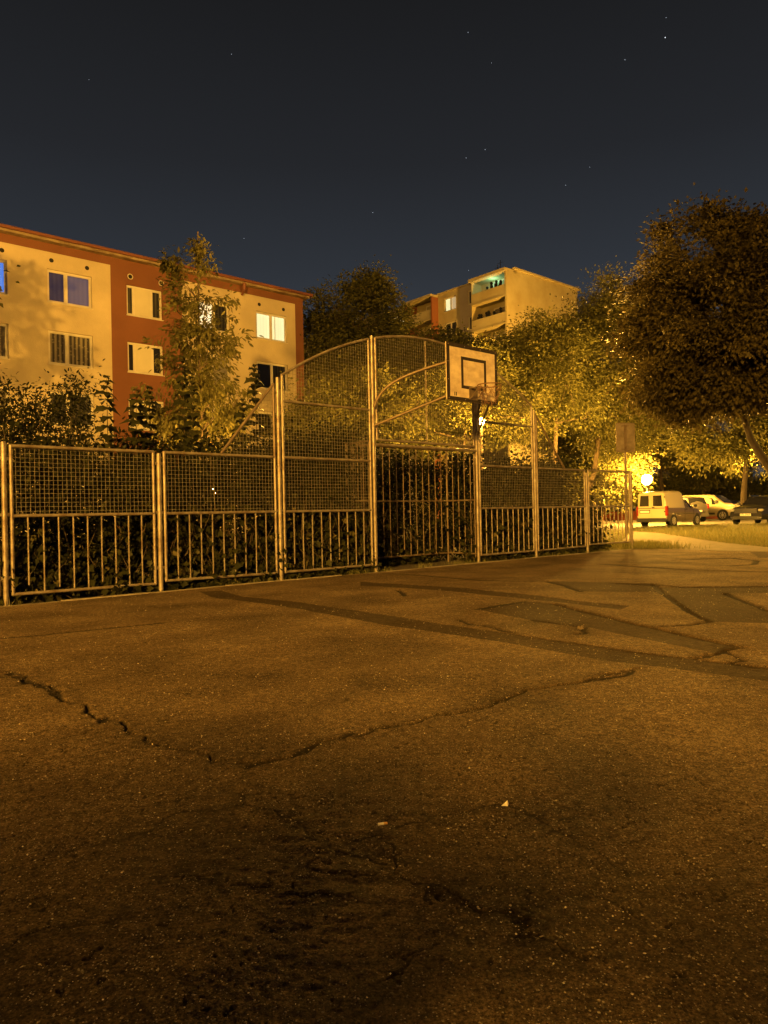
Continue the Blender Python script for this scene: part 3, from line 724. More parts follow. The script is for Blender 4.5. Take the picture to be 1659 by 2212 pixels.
def facade(name, s0, s1, z0, z1, m, holes, seg=None):
    hs = [h for h in holes if h[0] < s1 and h[1] > s0 and h[2] < z1 and h[3] > z0]
    S = sorted(set([s0, s1]+[min(max(v, s0), s1) for h in hs for v in h[:2]])); Z = sorted(set([z0, z1]+[min(max(v, z0), z1) for h in hs for v in h[2:]]))
    mb = MB()
    for a, b in zip(S[:-1], S[1:]):
        for c, d in zip(Z[:-1], Z[1:]):
            if any(h[0]-1e-4 <= a and b <= h[1]+1e-4 and h[2]-1e-4 <= c and d <= h[3]+1e-4 for h in hs): continue
            mb.quad(BF(a, c), BF(b, c), BF(b, d), BF(a, d))
    D = .17
    for h in hs:
        a, b, c, d = max(h[0], s0), min(h[1], s1), max(h[2], z0), min(h[3], z1)
        mb.quad(BF(a, c), BF(a, d), BF(a, d, -D), BF(a, c, -D)); mb.quad(BF(b, c), BF(b, c, -D), BF(b, d, -D), BF(b, d))
        mb.quad(BF(a, d), BF(b, d), BF(b, d, -D), BF(a, d, -D)); mb.quad(BF(a, c), BF(a, c, -D), BF(b, c, -D), BF(b, c))
    return mb.build(name, m, near_house)
holes = [w[0] for w in wins]
facade('wall', S_L, sr0, 0, zfr, M['cream'], holes); facade('wall', sr0, sr1, 0, zfr, M['red'], holes)
facade('wall', sr1, sr2, 0, zfr, M['cream'], holes); facade('wall', sr2, S_R, 0, zfr, M['red'], [])
DB = 12.0
mb = MB(); mb.quad(BF(S_R, 0), BF(S_R, 0, -DB), BF(S_R, ztop, -DB), BF(S_R, ztop)); mb.quad(BF(S_L, 0, -DB), BF(S_L, 0), BF(S_L, ztop), BF(S_L, ztop, -DB)); mb.quad(BF(S_R, 0, -DB), BF(S_L, 0, -DB), BF(S_L, ztop, -DB), BF(S_R, ztop, -DB))
mb.build('wall', M['cream'], near_house)
mb = MB(); mb.quad(BF(S_L, zfr, .004), BF(S_R, zfr, .004), BF(S_R, ztop, .004), BF(S_L, ztop, .004)); mb.quad(BF(S_L, zfr, .004), BF(S_L, zfr, 0), BF(S_R, zfr, 0), BF(S_R, zfr, .004))
mb.build('frieze', M['red'], near_house)
# eaves: pale box gutter board, red roof edge
so, zr = .42, ztop-.16
mb = MB(); mb.box(BF(S_L, zr, so-.06), U*(S_R-S_L+.25), N*(so+.25), ZV*.115); mb.build('eaves_board', M['gutter'], near_house)
mb = MB(); mb.box(BF(S_L, zr+.12, so+.05), U*(S_R-S_L+.42), N*(DB+so+.2), ZV*.11)
mb.box(BF(S_L, zr+.23, so-.05), U*(S_R-S_L+.50), N*(DB+so), ZV*.06)
rf = mb.build('roof', M['redtrim'], near_house)
gt = bp(520, 607)[0]
mb = MB(); mb.tube(BF(gt, zr+.05, so-.02), BF(gt, zr-.35, so-.1), .10, 10); mb.tube(BF(gt, zr-.35, so-.1), BF(gt, zr-.55, .10), .06, 10)
mb.build('gutter', M['redtrim'], rf, smooth=True)
# vents
for (x, y, rr_, mm_) in ((202/1, 577, 0, 0),):
    pass
for (x, y) in ((111, 562.5), (188, 579), (4, 540.6), (560, 657.5), (612.2, 668.7)):
    s, z = bp(x, y); mb = MB(); mb.tube(BF(s, z, -.02), BF(s, z, .006), .10, 14); o = mb.build('vent', M['dark'], near_house)
for (x, y) in ((281.2, 597.6), (348, 612)):
    s, z = bp(x, y); mb = MB(); mb.path([BF(s, z, .01)+(U*math.cos(k*math.pi/8)+ZV*math.sin(k*math.pi/8))*.125 for k in range(16)], .022, 6, closed=True); vr = mb.build('vent', M['white'], near_house)
    mb = MB(); mb.tube(BF(s, z, -.02), BF(s, z, .004), .105, 14); mb.build('opening', M['dark'], vr)
def window(r, kinds, split, mid, house, P, rooms=.14, fr=.075):
    """P(s,z,o) maps facade coordinates; frame, panes, curtains and sill"""
    s0, s1, z0, z1 = r; o = -.11; W = s1-s0; mb = MB()
    def bar(a, b, c, d, oo=o, th=.06): mb.box(P(a, c, oo), P(b, c, oo)-P(a, c, oo), P(a, c, oo-th)-P(a, c, oo), ZV*(d-c))
    bar(s0, s0+fr, z0, z1); bar(s1-fr, s1, z0, z1); bar(s0+fr, s1-fr, z0, z0+fr); bar(s0+fr, s1-fr, z1-fr, z1)
    cuts = [s0+W*split]+([s0+W*mid] if mid else [])
    for c in cuts: bar(c-.05, c+.05, z0+fr, z1-fr)
    edges = [s0+fr]; 
    for c in cuts: edges += [c-.05, c+.05]
    edges.append(s1-fr); cells = [(edges[2*i], edges[2*i+1]) for i in range(len(edges)//2)]
    sf = .035
    for (a, b), k in zip(cells, kinds):
        if k == 'panel': continue
        bar(a, a+sf, z0+fr, z1-fr, o-.012, .04); bar(b-sf, b, z0+fr, z1-fr, o-.012, .04); bar(a+sf, b-sf, z0+fr, z0+fr+sf, o-.012, .04); bar(a+sf, b-sf, z1-fr-sf, z1-fr, o-.012, .04)
    w = mb.build('window', M['white'], house)
    for (a, b), k in zip(cells, kinds):
        mb = MB()
        if k == 'panel':
            mb.quad(P(a, z0+fr, o+.004), P(b, z0+fr, o+.004), P(b, z1-fr, o+.004), P(a, z1-fr, o+.004)); mb.build('infill_panel', M['panelw'], w); continue
        g = MB(); g.quad(P(a, z0+fr, o-.03), P(b, z0+fr, o-.03), P(b, z1-fr, o-.03), P(a, z1-fr, o-.03)); g.build('pane', M['glass'], w)
        oo = o-rooms
        mb.quad(P(a-.04, z0, oo), P(b+.04, z0, oo), P(b+.04, z1, oo), P(a-.04, z1, oo)); mb.build('curtain', M[k], w)
    mb = MB(); mb.box(P(s0-.03, z0-.045, .05), P(s1+.03, z0-.045, .05)-P(s0-.03, z0-.045, .05), P(s0, z0, -.10)-P(s0, z0, .05), ZV*.035); mb.build('sill', M['white'], w)
    return w
for r, k, sp_, md in wins: window(r, k, sp_, md, near_house, BF)
# the window that stands ajar with a bright room behind it
s0, s1, z0, z1 = WC
mb = MB(); a = s0+(s1-s0)*.60
for q0, q1 in (((a, z0+.1, -.02), (a, z1-.1, -.02)), ((s1-.08, z0+.1, -.10), (s1-.16, z1-.15, .02))): mb.tube(BF(*q0), BF(*q1), .022, 6)
mb.build('open_sash', M['white'], near_house)

# ================================================================ TALL BUILDING ON THE HILL SIDE
C0 = at_depth(1110, 582, 72.4); ZT = C0.z; C0 = Vector((C0.x, C0.y, 0))
def cp(px, py):                                     # facade facing left: plane with normal U through the corner
    p = on_plane(px, py, C0, U); return ((p-C0).dot(N), p.z)
def CF(s, z, o=0.0): return C0+N*s-U*o+ZV*z
tall = empty('apartment_block', C0, 'tall pale yellow apartment block with loggias showing above the trees', 'apartment building')
q = lambda zx, zy: (822.8+.2811*zx, 548.5+.2811*zy)
EW = 11.2; SL = 52.0
mb = MB(); mb.quad(CF(0, 0), C0+U*EW, C0+U*EW+ZV*ZT, CF(0, ZT)); mb.quad(CF(SL, 0, -EW), CF(SL, 0), CF(SL, ZT), CF(SL, ZT, -EW)); mb.quad(C0+U*EW, CF(SL, 0, -EW), CF(SL, ZT, -EW), C0+U*EW+ZV*ZT)
mb.build('wall', M['bcream'], tall)
fz = 2.8; rowt = lambda k: ZT-fz*k
s_ = lambda zx, zy: cp(*q(zx, zy))[0]
sL1, sL0 = s_(745, 250), .0                          # the loggia stack next to the corner
a1, a0 = s_(608, 400), s_(608, 400)
sY1, sY0 = s_(440, 400), s_(608, 400)               # pale yellow strip with the lit window
sO0, sO1 = s_(437, 400), s_(232, 420)               # orange loggia stack
mb = MB()
def cq(mb, a, b, c, d, o=0.0): mb.quad(CF(b, c, o), CF(a, c, o), CF(a, d, o), CF(b, d, o))
def wallstrip(sa, sb, m, wz=None):
    """facade strip between sa<sb; wz=(s0,s1) a window column"""
    mb = MB()
    if wz is None: cq(mb, sa, sb, 0, ZT)
    else:
        w0, w1 = wz; cq(mb, sa, w0, 0, ZT); cq(mb, w1, sb, 0, ZT)
        for k in range(8):
            t_ = rowt(k); lo = rowt(k+1) if k < 7 else 0
            cq(mb, w0, w1, t_-.62, t_); cq(mb, w0, w1, lo, t_-2.12)
            for (x0, x1, y0, y1) in ((w0, w0, t_-2.12, t_-.62), (w1, w1, t_-2.12, t_-.62)): mb.quad(CF(x0, y0), CF(x0, y1), CF(x0, y1, -.2), CF(x0, y0, -.2))
            mb.quad(CF(w0, t_-.62), CF(w1, t_-.62), CF(w1, t_-.62, -.2), CF(w0, t_-.62, -.2)); mb.quad(CF(w0, t_-2.12), CF(w1, t_-2.12), CF(w1, t_-2.12, -.2), CF(w0, t_-2.12, -.2))
    return mb.build('wall', m, tall)
w1c = (s_(743, 330)+.12, s_(668, 340)); w2c = (s_(577, 400), s_(488, 400))
wallstrip(sL1, sY0, M['bgrey'], w1c); wallstrip(sY0, sY1, M['bcream'], w2c)
CW = lambda s, z, o=0.0: CF(s, z, o)
def cwin(w, k, kinds):
    t_ = rowt(k); r = [w[0], w[1], t_-2.12, t_-.62]
    mir = lambda s, z, o=0.0: CF(w[0]+w[1]-s, z, o)
    return window(r, kinds, .5, None, tall, mir)
for k in range(4): cwin(w1c, k, ('darkcurtain', 'dark' if k else 'darkcurtain'))
cwin(w2c, 0, ('litroom', 'litdim'))
for k in range(1, 4): cwin(w2c, k, ('dark', 'darkcurtain'))
def loggia(sa, sb, proud, m_par, m_side, deep, k, back, wk, name='balcony'):
    """one storey of a loggia: slab, parapet, recessed back wall with a window door"""
    t_ = rowt(k); lo = t_-fz; mb = MB()
    mb.box(CF(sa, lo+.0, proud), N*(sb-sa), U*(proud+deep), ZV*.18)            # slab
    mb.box(CF(sa, lo+.18, proud), N*(sb-sa), U*.10, ZV*.98)
    mb.box(CF(sa, lo-.05, proud+.05), N*(sb-sa), U*.05, ZV*.16)
    b = mb.build(name, m_par, tall)
    mb = MB(); mb.quad(CF(sb, lo+.18, -deep), CF(sa, lo+.18, -deep), CF(sa, t_, -deep), CF(sb, t_, -deep)); mb.build('back_wall', back, b)
    w = window([sa+.35, sa+(sb-sa)*.62, lo+.25, t_-.45], wk, .4, None, tall, lambda s, z, o=0.0: CF(2*sa+.35+(sb-sa)*.62-s, z, o-deep+.14), rooms=.05)
    mb = MB()
    mb.box(CF(sb-.04, lo+.18, proud-.06), N*.10, U*(proud+deep), ZV*(fz-.18))
    mb.build('side_wall', m_side, b)
    return b
for k in range(4):
    b = loggia(sL0+.22, sL1-.1, 1.2, M['bcream'], M['bcream'], .4, k, M['litgreen'] if False else M['bcream'], ('darkcurtain', 'dark') if k else ('litgreen', 'litgreen'))
    # things standing behind the parapet
    if k < 2:
        rr = random.Random(k+40); mb = MB()
        for i in range(7):
            sx_ = sL0+.5+rr.random()*(sL1-1.1); hgt = rr.uniform(.15, .55); mb.box(CF(sx_, rowt(k+1)+1.0, .9), N*rr.uniform(.12, .4), U*.2, ZV*(.12+hgt))
            mb.sphere(CF(sx_+.1, rowt(k+1)+1.3+hgt, .8), .16, 7, 5)
        mb.build('balcony_clutter', M['plastic'] if k else M['dark'], b)
mb = MB(); mb.box(CF(0, 0, 1.25), N*.22, U*1.25, ZV*(ZT-.35)); mb.build('side_pier', M['bcream'], tall)
mb = MB(); mb.box(CF(0.0, ZT-.35, 1.45), N*(sL1+.1), U*1.9, ZV*.30); mb.box(CF(-.25, ZT+.0, .15), N*(SL+.5), U*(EW+.5), ZV*.16); mb.box(CF(2.5, ZT+.16, -1.2), N*9, U*6.5, ZV*.55)
mb.build('roof', M['bcream'], tall)
for k in range(4): loggia(sO0+.1, sO1, .9, M['borange'] if k else M['bcream'], M['borange'], .9, k, M['bcream'], ('darkcurtain', 'litdim' if k == 0 else 'dark'))
mb = MB(); mb.box(CF(sO0-.05, 0, 1.0), N*.18, U*1.9, ZV*(ZT-.28)); mb.build('side_pier', M['borange'], tall)
mb = MB(); mb.box(CF(sO0-.05, ZT-.25, 1.2), N*(sO1-sO0+.2), U*1.4, ZV*.25); mb.build('roof', M['bcream'], tall)
wallstrip(sY1, sO0, M['bcream']); w4 = (sO1+1.2, sO1+3.6); wallstrip(sO1+.1, sO1+9, M['bgrey'], w4); cwin(w4, 0, ('litwhite', 'litwhite'))
mb = MB(); cq(mb, sO1+9, SL, 0, ZT); mb.build('wall', M['bcream'], tall)
# green glow of the glazed top balcony: its ceiling lamp
def plight(name, loc, P, col, rad=.15):
    l = bpy.data.lights.new(name, 'POINT'); l.energy = P; l.color = col; l.shadow_soft_size = rad
    o = bpy.data.objects.new(name, l); o.location = loc; COL.objects.link(o); return o
plight('balcony_light', CF((sL0+sL1)*.5, ZT-.9, .4), 55/EV, (.45, 1, .65), .1)
# masts on the roof
for sx_, hh_ in ((s_(850, 150), 1.5), (s_(872, 150), 1.9)):
    mb = MB(); mb.tube(CF(sx_, ZT+.1, -1), CF(sx_, ZT+hh_, -1), .035, 6); mb.tube(CF(sx_-.4, ZT+hh_-.3, -1), CF(sx_+.4, ZT+hh_-.3, -1), .02, 5); mb.build('aerial', M['plastic'], tall)

# ================================================================ LAMPS
SOD = (1.0, .49, .062)
def street_lamp(loc, h, P, label, globe=.27, col=SOD, arm=None):
    x, y = loc; root = empty('street_lamp', (x, y, 0), label, 'street lamp', 'sodium street lamps')
    mb = MB(); mb.path([(x, y, -.1), (x, y, .8), (x, y, .82), (x, y, h-globe)], [.07, .07, .045, .04], 10); mb.build('pole', M['brown_steel'], root, smooth=True)
    L = P/EV/(4*math.pi**2*globe**2)
    mb = MB(); mb.sphere((x, y, h), globe, 16, 10); mb.build('lamp_globe', emis('glowing_lamp_globe', col, L), root, smooth=True)
    mb = MB(); mb.tube((x, y, h-globe-.06), (x, y, h-globe*.93), globe*.4, 12); mb.build('lamp_collar', M['plastic'], root)
    return root
def lamp_at(px, py, Y, P, label, globe=.27):
    p = at_depth(px, py, Y); return street_lamp((p.x, p.y), p.z, P, label, globe)
KEY = dict(A=(( -6, -10), 7.0, 52000), )
street_lamp((-9.5, -22), 11.0, 125000, 'tall street lamp behind the near end of the court, outside the view', .5)
street_lamp((-4.5, -23), 10.5, 20000, 'added soft fill lamp on a tall pole behind the near end of the court, outside the view', .5)  # unseen lamp added to soften the shadow edges of the main one
lamp_at(1397, 1036, 45, 20000, 'glaring street lamp over the roof of the old white van', .31)
lamp_at(1040, 910, 26, 6500, 'street lamp shining through leaves beside the basketball stay', .12)
lamp_at(470, 1055, 24, 2500, 'low street lamp hidden by the hedge in front of the cream facade', .2)
lamp_at(1022, 806, 24, 4200, 'added fill lamp hidden behind the backboard, lighting the maples', .2)  # fill light added for the maple crowns, kept out of sight
street_lamp((22, 27), 5.0, 5000, 'street lamp under the big trees right of the view', .2)
qq = C0-N*11-U*7
street_lamp((qq.x, qq.y), 8.5, 34000, 'added fill lamp hidden by trees, brightening the corner of the pale block', .25)  # invented lamp that brightens both faces of the pale block

# ================================================================ TREES
GT = 'broadleaf trees behind the court'
gp = lambda px, Y: (at_depth(px, 1100, Y).x, Y, 0)
# slim young tree in front of the facade
lb = [lobe(425, 560, 25, 30, 62), lobe(432, 530, 25, 18, 34), lobe(427, 500, 25, 9, 16), lobe(440, 512, 25, 9, 16), lobe(378, 600, 25, 18, 30), lobe(371, 562, 25, 6, 16), lobe(418, 665, 25, 72, 62), lobe(432, 770, 25, 92, 78), lobe(435, 885, 25, 102, 90), lobe(385, 915, 25, 55, 60), lobe(490, 900, 25, 52, 62)]
tree('slim_tree', 'slim upright young tree with drooping leaves standing in front of the cream and red facade', 'tree', None, gp(432, 25), lb, 400, 28, .18, .085, 'oval', 'leaf_col', 'bark', sig=.16, gap=.49, inner=.12, droop=-.9, flat=.8, limbs=46, seed=11)
# big leaning tree on the right
bt = at_depth(1735, 1105, 22)
pth = [at_depth(1700, 1060, 22), at_depth(1658, 1005, 22), at_depth(1622, 950, 22), at_depth(1604, 895, 22), at_depth(1590, 820, 22)]
lb = [lobe(1560, 640, 22, 150, 130), lobe(1500, 560, 23, 90, 80), lobe(1620, 600, 22, 110, 110), lobe(1640, 760, 21, 140, 110), lobe(1500, 740, 22, 120, 110), lobe(1590, 830, 22, 120, 60), lobe(1740, 700, 22, 115, 110), lobe(1560, 690, 22.5, 130, 120), lobe(1425, 610, 22.5, 42, 45), lobe(1470, 520, 22.5, 40, 35), lobe(1545, 500, 22, 38, 38), lobe(1630, 515, 22, 45, 35), lobe(1405, 700, 22, 50, 50), lobe(1440, 800, 22, 55, 50), lobe(1462, 482, 22, 26, 22), lobe(1535, 468, 22, 24, 20), lobe(1392, 645, 22, 28, 26), lobe(1378, 745, 22, 30, 26), lobe(1600, 490, 22, 26, 22), lobe(1400, 850, 22, 36, 26), lobe(1475, 880, 22, 50, 30)]
tree('leaning_tree', 'big maple with a leaning dark trunk and dense crown at the right of the picture', 'tree', GT, (bt.x, 22, 0), lb, 2700, 42, .165, .17, 'diamond', 'leaf_brown', 'darkbark', sig=.27, gap=.42, inner=.25, limbs=60, seed=23, trunk_path=pth)
# lit group left of it
tree('maple_tree', 'lit maple rising between the leaning tree and the pale block, with a pointed tip', 'tree', GT, gp(1238, 36), [lobe(1335, 760, 36, 95, 110), lobe(1318, 635, 36, 24, 48), lobe(1290, 690, 36, 60, 50), lobe(1400, 720, 36, 70, 80), lobe(1345, 890, 36, 110, 80)], 900, 62, .155, .16, 'diamond', 'leaf_far', 'palebark', sig=.36, gap=.36, inner=.35, seed=22)
tree('maple_tree', 'lit maple with pale limbs directly behind the backboard and pale block', 'tree', GT, gp(1190, 33), [lobe(1200, 765, 33, 95, 95), lobe(1165, 860, 33, 110, 80), lobe(1245, 800, 33, 90, 110), lobe(1120, 790, 33, 60, 60), lobe(1205, 690, 33, 30, 40)], 900, 62, .15, .15, 'diamond', 'leaf_far', 'palebark', sig=.34, gap=.40, inner=.35, seed=23)
tree('maple_tree', 'low spreading maple glowing around the lamp behind the goal mesh', 'tree', GT, gp(1010, 31), [lobe(1000, 850, 31, 110, 70), lobe(930, 880, 31, 80, 60), lobe(1075, 880, 31, 90, 60), lobe(1010, 930, 31, 140, 50)], 720, 58, .15, .13, 'diamond', 'leaf_far', 'bark', sig=.34, gap=.42, inner=.35, seed=24)
tree('maple_tree', 'dark tree crown in front of the foot of the pale block', 'tree', GT, gp(990, 44), [lobe(960, 772, 44, 100, 45), lobe(895, 775, 44, 45, 45), lobe(1050, 775, 44, 60, 38), lobe(990, 820, 44, 130, 60)], 560, 36, .26, .2, 'diamond', 'leaf_far', 'bark', sig=.42, gap=.36, inner=.35, seed=25)
tree('maple_tree', 'dark tree against the sky between the low building and the pale block', 'tree', GT, gp(775, 46), [lobe(770, 700, 46, 90, 75), lobe(800, 635, 46, 45, 45), lobe(715, 720, 46, 60, 85), lobe(830, 725, 46, 38, 50), lobe(760, 800, 46, 120, 60)], 800, 36, .26, .2, 'diamond', 'leaf_far', 'bark', sig=.42, gap=.36, inner=.35, seed=26)
tree('maple_tree', 'shadowed bushy tree behind the left half of the arched mesh', 'tree', GT, gp(730, 30), [lobe(725, 885, 30, 90, 60), lobe(800, 850, 30, 70, 70), lobe(680, 930, 30, 80, 45), lobe(860, 900, 30, 70, 60)], 480, 36, .19, .12, 'diamond', 'leaf_far', 'bark', sig=.32, gap=.40, inner=.35, seed=27)
# trees round the parking place
tree('linden_tree', 'parking tree overhanging the lamp and the white pickup van', 'tree', GT, gp(1440, 60), [lobe(1450, 930, 60, 90, 85), lobe(1400, 880, 60, 70, 70), lobe(1360, 960, 60, 60, 60)], 560, 36, .30, .2, 'diamond', 'leaf_far', 'darkbark', sig=.5, gap=.40, inner=.35, seed=28)
tree('linden_tree', 'parking tree with a twin trunk behind the dark station wagon', 'tree', GT, gp(1606, 50), [lobe(1600, 960, 50, 100, 62), lobe(1540, 930, 50, 80, 60), lobe(1660, 930, 50, 80, 70)], 560, 36, .26, .27, 'diamond', 'leaf_far', 'darkbark', sig=.45, gap=.40, inner=.3, seed=29)
tree('linden_tree', 'small parking tree behind the white delivery van', 'tree', GT, gp(1524, 66), [lobe(1520, 985, 66, 75, 58), lobe(1570, 1000, 66, 60, 45), lobe(1470, 1000, 66, 50, 50)], 420, 36, .30, .16, 'diamond', 'leaf_far', 'darkbark', sig=.5, gap=.42, inner=.3, seed=30)
tree('linden_tree', 'far dark tree closing the view behind the fence end and the sign', 'tree', GT, gp(1290, 48), [lobe(1290, 960, 48, 110, 70), lobe(1220, 930, 48, 90, 70), lobe(1340, 1010, 48, 60, 50)], 520, 36, .28, .2, 'diamond', 'leaf_far', 'darkbark', sig=.45, gap=.40, inner=.3, seed=31)
for i, (bx, by, bY, brx, bry, lb_) in enumerate(((1180, 1045, 47, 75, 45, 'dark bush behind the hedge end, left of the sign'), (1300, 1050, 50, 80, 45, 'bush behind the sign pole and the low orange wall'), (1395, 1062, 66, 55, 34, 'bush behind the glaring lamp'), (1465, 1060, 72, 50, 32, 'bush between the lamp and the small parking tree'), (1545, 1062, 76, 60, 26, 'low bush in front of the far reddish house'), (1640, 1058, 70, 60, 32, 'bush behind the roof of the black station wagon'))):
    tree('bush', lb_, 'bush', 'bushes behind the parked cars', gp(bx, bY), [lobe(bx, by, bY, brx, bry), lobe(bx+brx*.6, by-6, bY, brx*.5, bry*.8)], 260, 26, .30, .07, 'diamond', 'leaf_far', 'bark', sig=.42, gap=.34, inner=.3, seed=400+i, limbs=10)
# trees outside the view whose shade falls on the court and on the facade
tree('shade_tree', 'tree left of the view whose shadow falls on the cream facade', 'tree', None, (-17.0, 23, 0), [(np.array([-16.1, 23, 11.4]), np.array([2.2, 1.5, 1.3])), (np.array([-15.9, 23.5, 8.8]), np.array([2.3, 1.5, 1.6]))], 230, 22, .24, .12, 'diamond', 'leaf_tree', sig=.28, gap=.36, seed=41, twig=False)
tree('shade_tree', 'tree behind the viewer whose shadow falls on the near asphalt', 'tree', None, (-5.6, -6.6, 0), [(np.array([-3.0, -6, 3.0]), np.array([1.6, 1.0, .75])), (np.array([-1.4, -6.2, 2.9]), np.array([1.7, 1.0, .7])), (np.array([-1.8, -6.0, 2.1]), np.array([3.2, 1.0, .9]))], 380, 24, .15, .1, 'diamond', 'leaf_tree', sig=.24, gap=.40, seed=42, twig=False)

# ================================================================ HEDGE, SHRUBS AND VINES BEHIND THE FENCE
def shrub(name, label, cat, group, boxes, clus, per, size, shape, lm, sig, seed, droop=-.2, stems=14):
    """boxes: (t0, t1, w0, w1, z0, z1) regions behind the fence"""
    global RNG; RNG = np.random.default_rng(seed); rs = random.Random(seed)
    t0, t1, w0, w1 = boxes[0][:4]; root = empty(name, F((t0+t1)/2, (w0+w1)/2, 0), label, cat, group)
    P, S = [], []
    vol = [(b[1]-b[0])*(b[3]-b[2])*(b[5]-b[4]) for b in boxes]
    for b, v in zip(boxes, vol):
        n = int(clus*v/sum(vol)); r = RNG.random((n*2, 3))
        t = b[0]+(b[1]-b[0])*r[:, 0]; w = b[2]+(b[3]-b[2])*r[:, 1]; z = b[4]+(b[5]-b[4])*r[:, 2]
        topz = b[4]+(b[5]-b[4])*(.62+.45*vnoise(t*1.7, w*1.7, seed)+.18*vnoise(t*6, w*6, seed+3))
        ok = z < topz; t, w, z = t[ok][:n], w[ok][:n], z[ok][:n]
        P.append(np.stack([P1.x+U.x*t+N.x*w, P1.y+U.y*t+N.y*w, z], -1))
    P = np.concatenate(P); P = P[noise3(P, 2.2, seed) > .36]
    mb = MB()
    for i in range(stems):
        j = rs.randrange(len(P)); e = Vector(P[j]); g = Vector((e.x+rs.uniform(-.3, .3), e.y+rs.uniform(-.3, .3), -.03))
        mb.path([g, g.lerp(e, .5)+Vector((rs.uniform(-.1, .1), rs.uniform(-.1, .1), .1)), e], [.016, .011, .004], 5)
    mb.build('stems', M['stem'], root)
    idx = np.repeat(np.arange(len(P)), per); m = len(idx)
    off = RNG.normal(0, 1, (m, 3))*sig; ax = RNG.normal(0, .7, (m, 3))+off/sig*.4; ax[:, 2] += droop
    ax -= np.array(N)[None]*.35
    pos = P[idx]+off; wv = (pos[:, 0]-P1.x)*N.x+(pos[:, 1]-P1.y)*N.y
    k = (wv > .05) & (pos[:, 2] > .01)
    leaf_obj('foliage', pos[k], ax[k], (size*(.55+.8*RNG.random(m)))[k], shape, M[lm], root)
    return root
GH = 'hedge bushes behind the court fence'
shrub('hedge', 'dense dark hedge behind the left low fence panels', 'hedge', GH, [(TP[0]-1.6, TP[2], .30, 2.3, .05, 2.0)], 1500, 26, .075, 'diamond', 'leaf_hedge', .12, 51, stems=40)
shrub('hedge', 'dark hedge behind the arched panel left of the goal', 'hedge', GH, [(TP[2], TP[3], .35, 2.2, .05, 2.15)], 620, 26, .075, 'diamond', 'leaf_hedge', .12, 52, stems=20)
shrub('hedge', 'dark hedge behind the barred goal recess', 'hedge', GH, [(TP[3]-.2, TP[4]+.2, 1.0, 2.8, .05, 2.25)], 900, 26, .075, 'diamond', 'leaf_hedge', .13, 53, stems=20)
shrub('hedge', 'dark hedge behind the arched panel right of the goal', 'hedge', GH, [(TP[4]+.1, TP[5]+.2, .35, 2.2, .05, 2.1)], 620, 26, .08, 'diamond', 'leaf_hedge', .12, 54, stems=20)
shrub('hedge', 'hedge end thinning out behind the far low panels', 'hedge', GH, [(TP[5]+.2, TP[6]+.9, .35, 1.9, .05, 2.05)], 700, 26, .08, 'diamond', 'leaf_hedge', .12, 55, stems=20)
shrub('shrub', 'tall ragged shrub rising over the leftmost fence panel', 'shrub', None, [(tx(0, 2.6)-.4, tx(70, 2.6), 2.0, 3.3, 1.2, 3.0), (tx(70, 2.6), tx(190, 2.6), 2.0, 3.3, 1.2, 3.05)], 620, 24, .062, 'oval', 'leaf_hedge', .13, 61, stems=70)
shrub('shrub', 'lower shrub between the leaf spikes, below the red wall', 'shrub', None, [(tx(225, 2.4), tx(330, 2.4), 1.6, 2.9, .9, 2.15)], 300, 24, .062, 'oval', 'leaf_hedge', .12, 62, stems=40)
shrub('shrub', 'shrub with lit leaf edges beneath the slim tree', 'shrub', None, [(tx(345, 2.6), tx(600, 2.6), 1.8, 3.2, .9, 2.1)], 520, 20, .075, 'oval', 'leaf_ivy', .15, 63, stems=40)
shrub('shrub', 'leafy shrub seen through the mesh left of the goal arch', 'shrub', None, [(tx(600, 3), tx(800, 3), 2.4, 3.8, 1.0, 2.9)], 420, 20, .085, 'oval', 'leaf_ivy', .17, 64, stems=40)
# broad vine leaves growing on and under the fence
def vine(label, t0, t1, zmax, n, seed, dens=1.0, w0=.05, w1=.34):
    global RNG; RNG = np.random.default_rng(seed); rs = random.Random(seed)
    root = empty('climbing_vine', F((t0+t1)/2, .1, 0), label, 'vine', 'vines climbing the fence'); mb = MB(); pos = []; 
    for i in range(n):
        t = rs.uniform(t0, t1); p = F(t, rs.uniform(w0, w1), 0); pts = [p]; h = zmax*rs.random()**1.3+.12
        for k in range(7):
            p = p+U*rs.uniform(-.10, .10)+N*rs.uniform(-.03, .03)+ZV*h/7; pts.append(p)
        mb.path(pts, .004, 4, cap=False)
        for k in range(int(len(pts)*2.4*dens)): 
            a = rs.choice(pts); pos.append(a+U*rs.uniform(-.1, .1)+N*rs.uniform(-.06, .04)+ZV*rs.uniform(-.05, .05))
    mb.build('stems', M['stem'], root)
    P = np.array([tuple(p) for p in pos]); m = len(P)
    ax = RNG.normal(0, .45, (m, 3))-np.array(N)*.55; ax[:, 2] -= .55
    up = -np.array(N)[None]*.9+np.array([0, 0, .6])+RNG.normal(0, .45, (m, 3))
    P[:, 2] = np.maximum(P[:, 2], .05)
    leaf_obj('foliage', P, ax, .085*(.35+1.2*RNG.random(m)**1.5), 'maple', M['leaf_ivy'], root, up=up)
vine('vine creeping along the foot of the leftmost panel', TP[0]-.6, TP[1], .8, 110, 71, 1.0)
vine('vine with broad leaves at the second panel foot', TP[1], TP[2], 1.0, 120, 72, 1.2)
vine('thick vine filling the bars of the panel left of the goal', TP[2], TP[3], 1.1, 140, 73, 1.3)
vine('vine over the lower bars of the panel right of the goal', TP[4], TP[5], 1.1, 110, 74, 1.1)
vine('vine at the foot of the low panel after the arch', TP[5], TP[6], .9, 90, 75, 1.1)
vine('vine hanging over the corner of the last panel', TP[6]-.1, TP[6]+1.0, 1.5, 60, 76, 1.2)
vine('vine growing at the back bars of the goal', TP[3]+.1, TP[4]-.1, .9, 90, 77, 1.0, .80, 1.1)
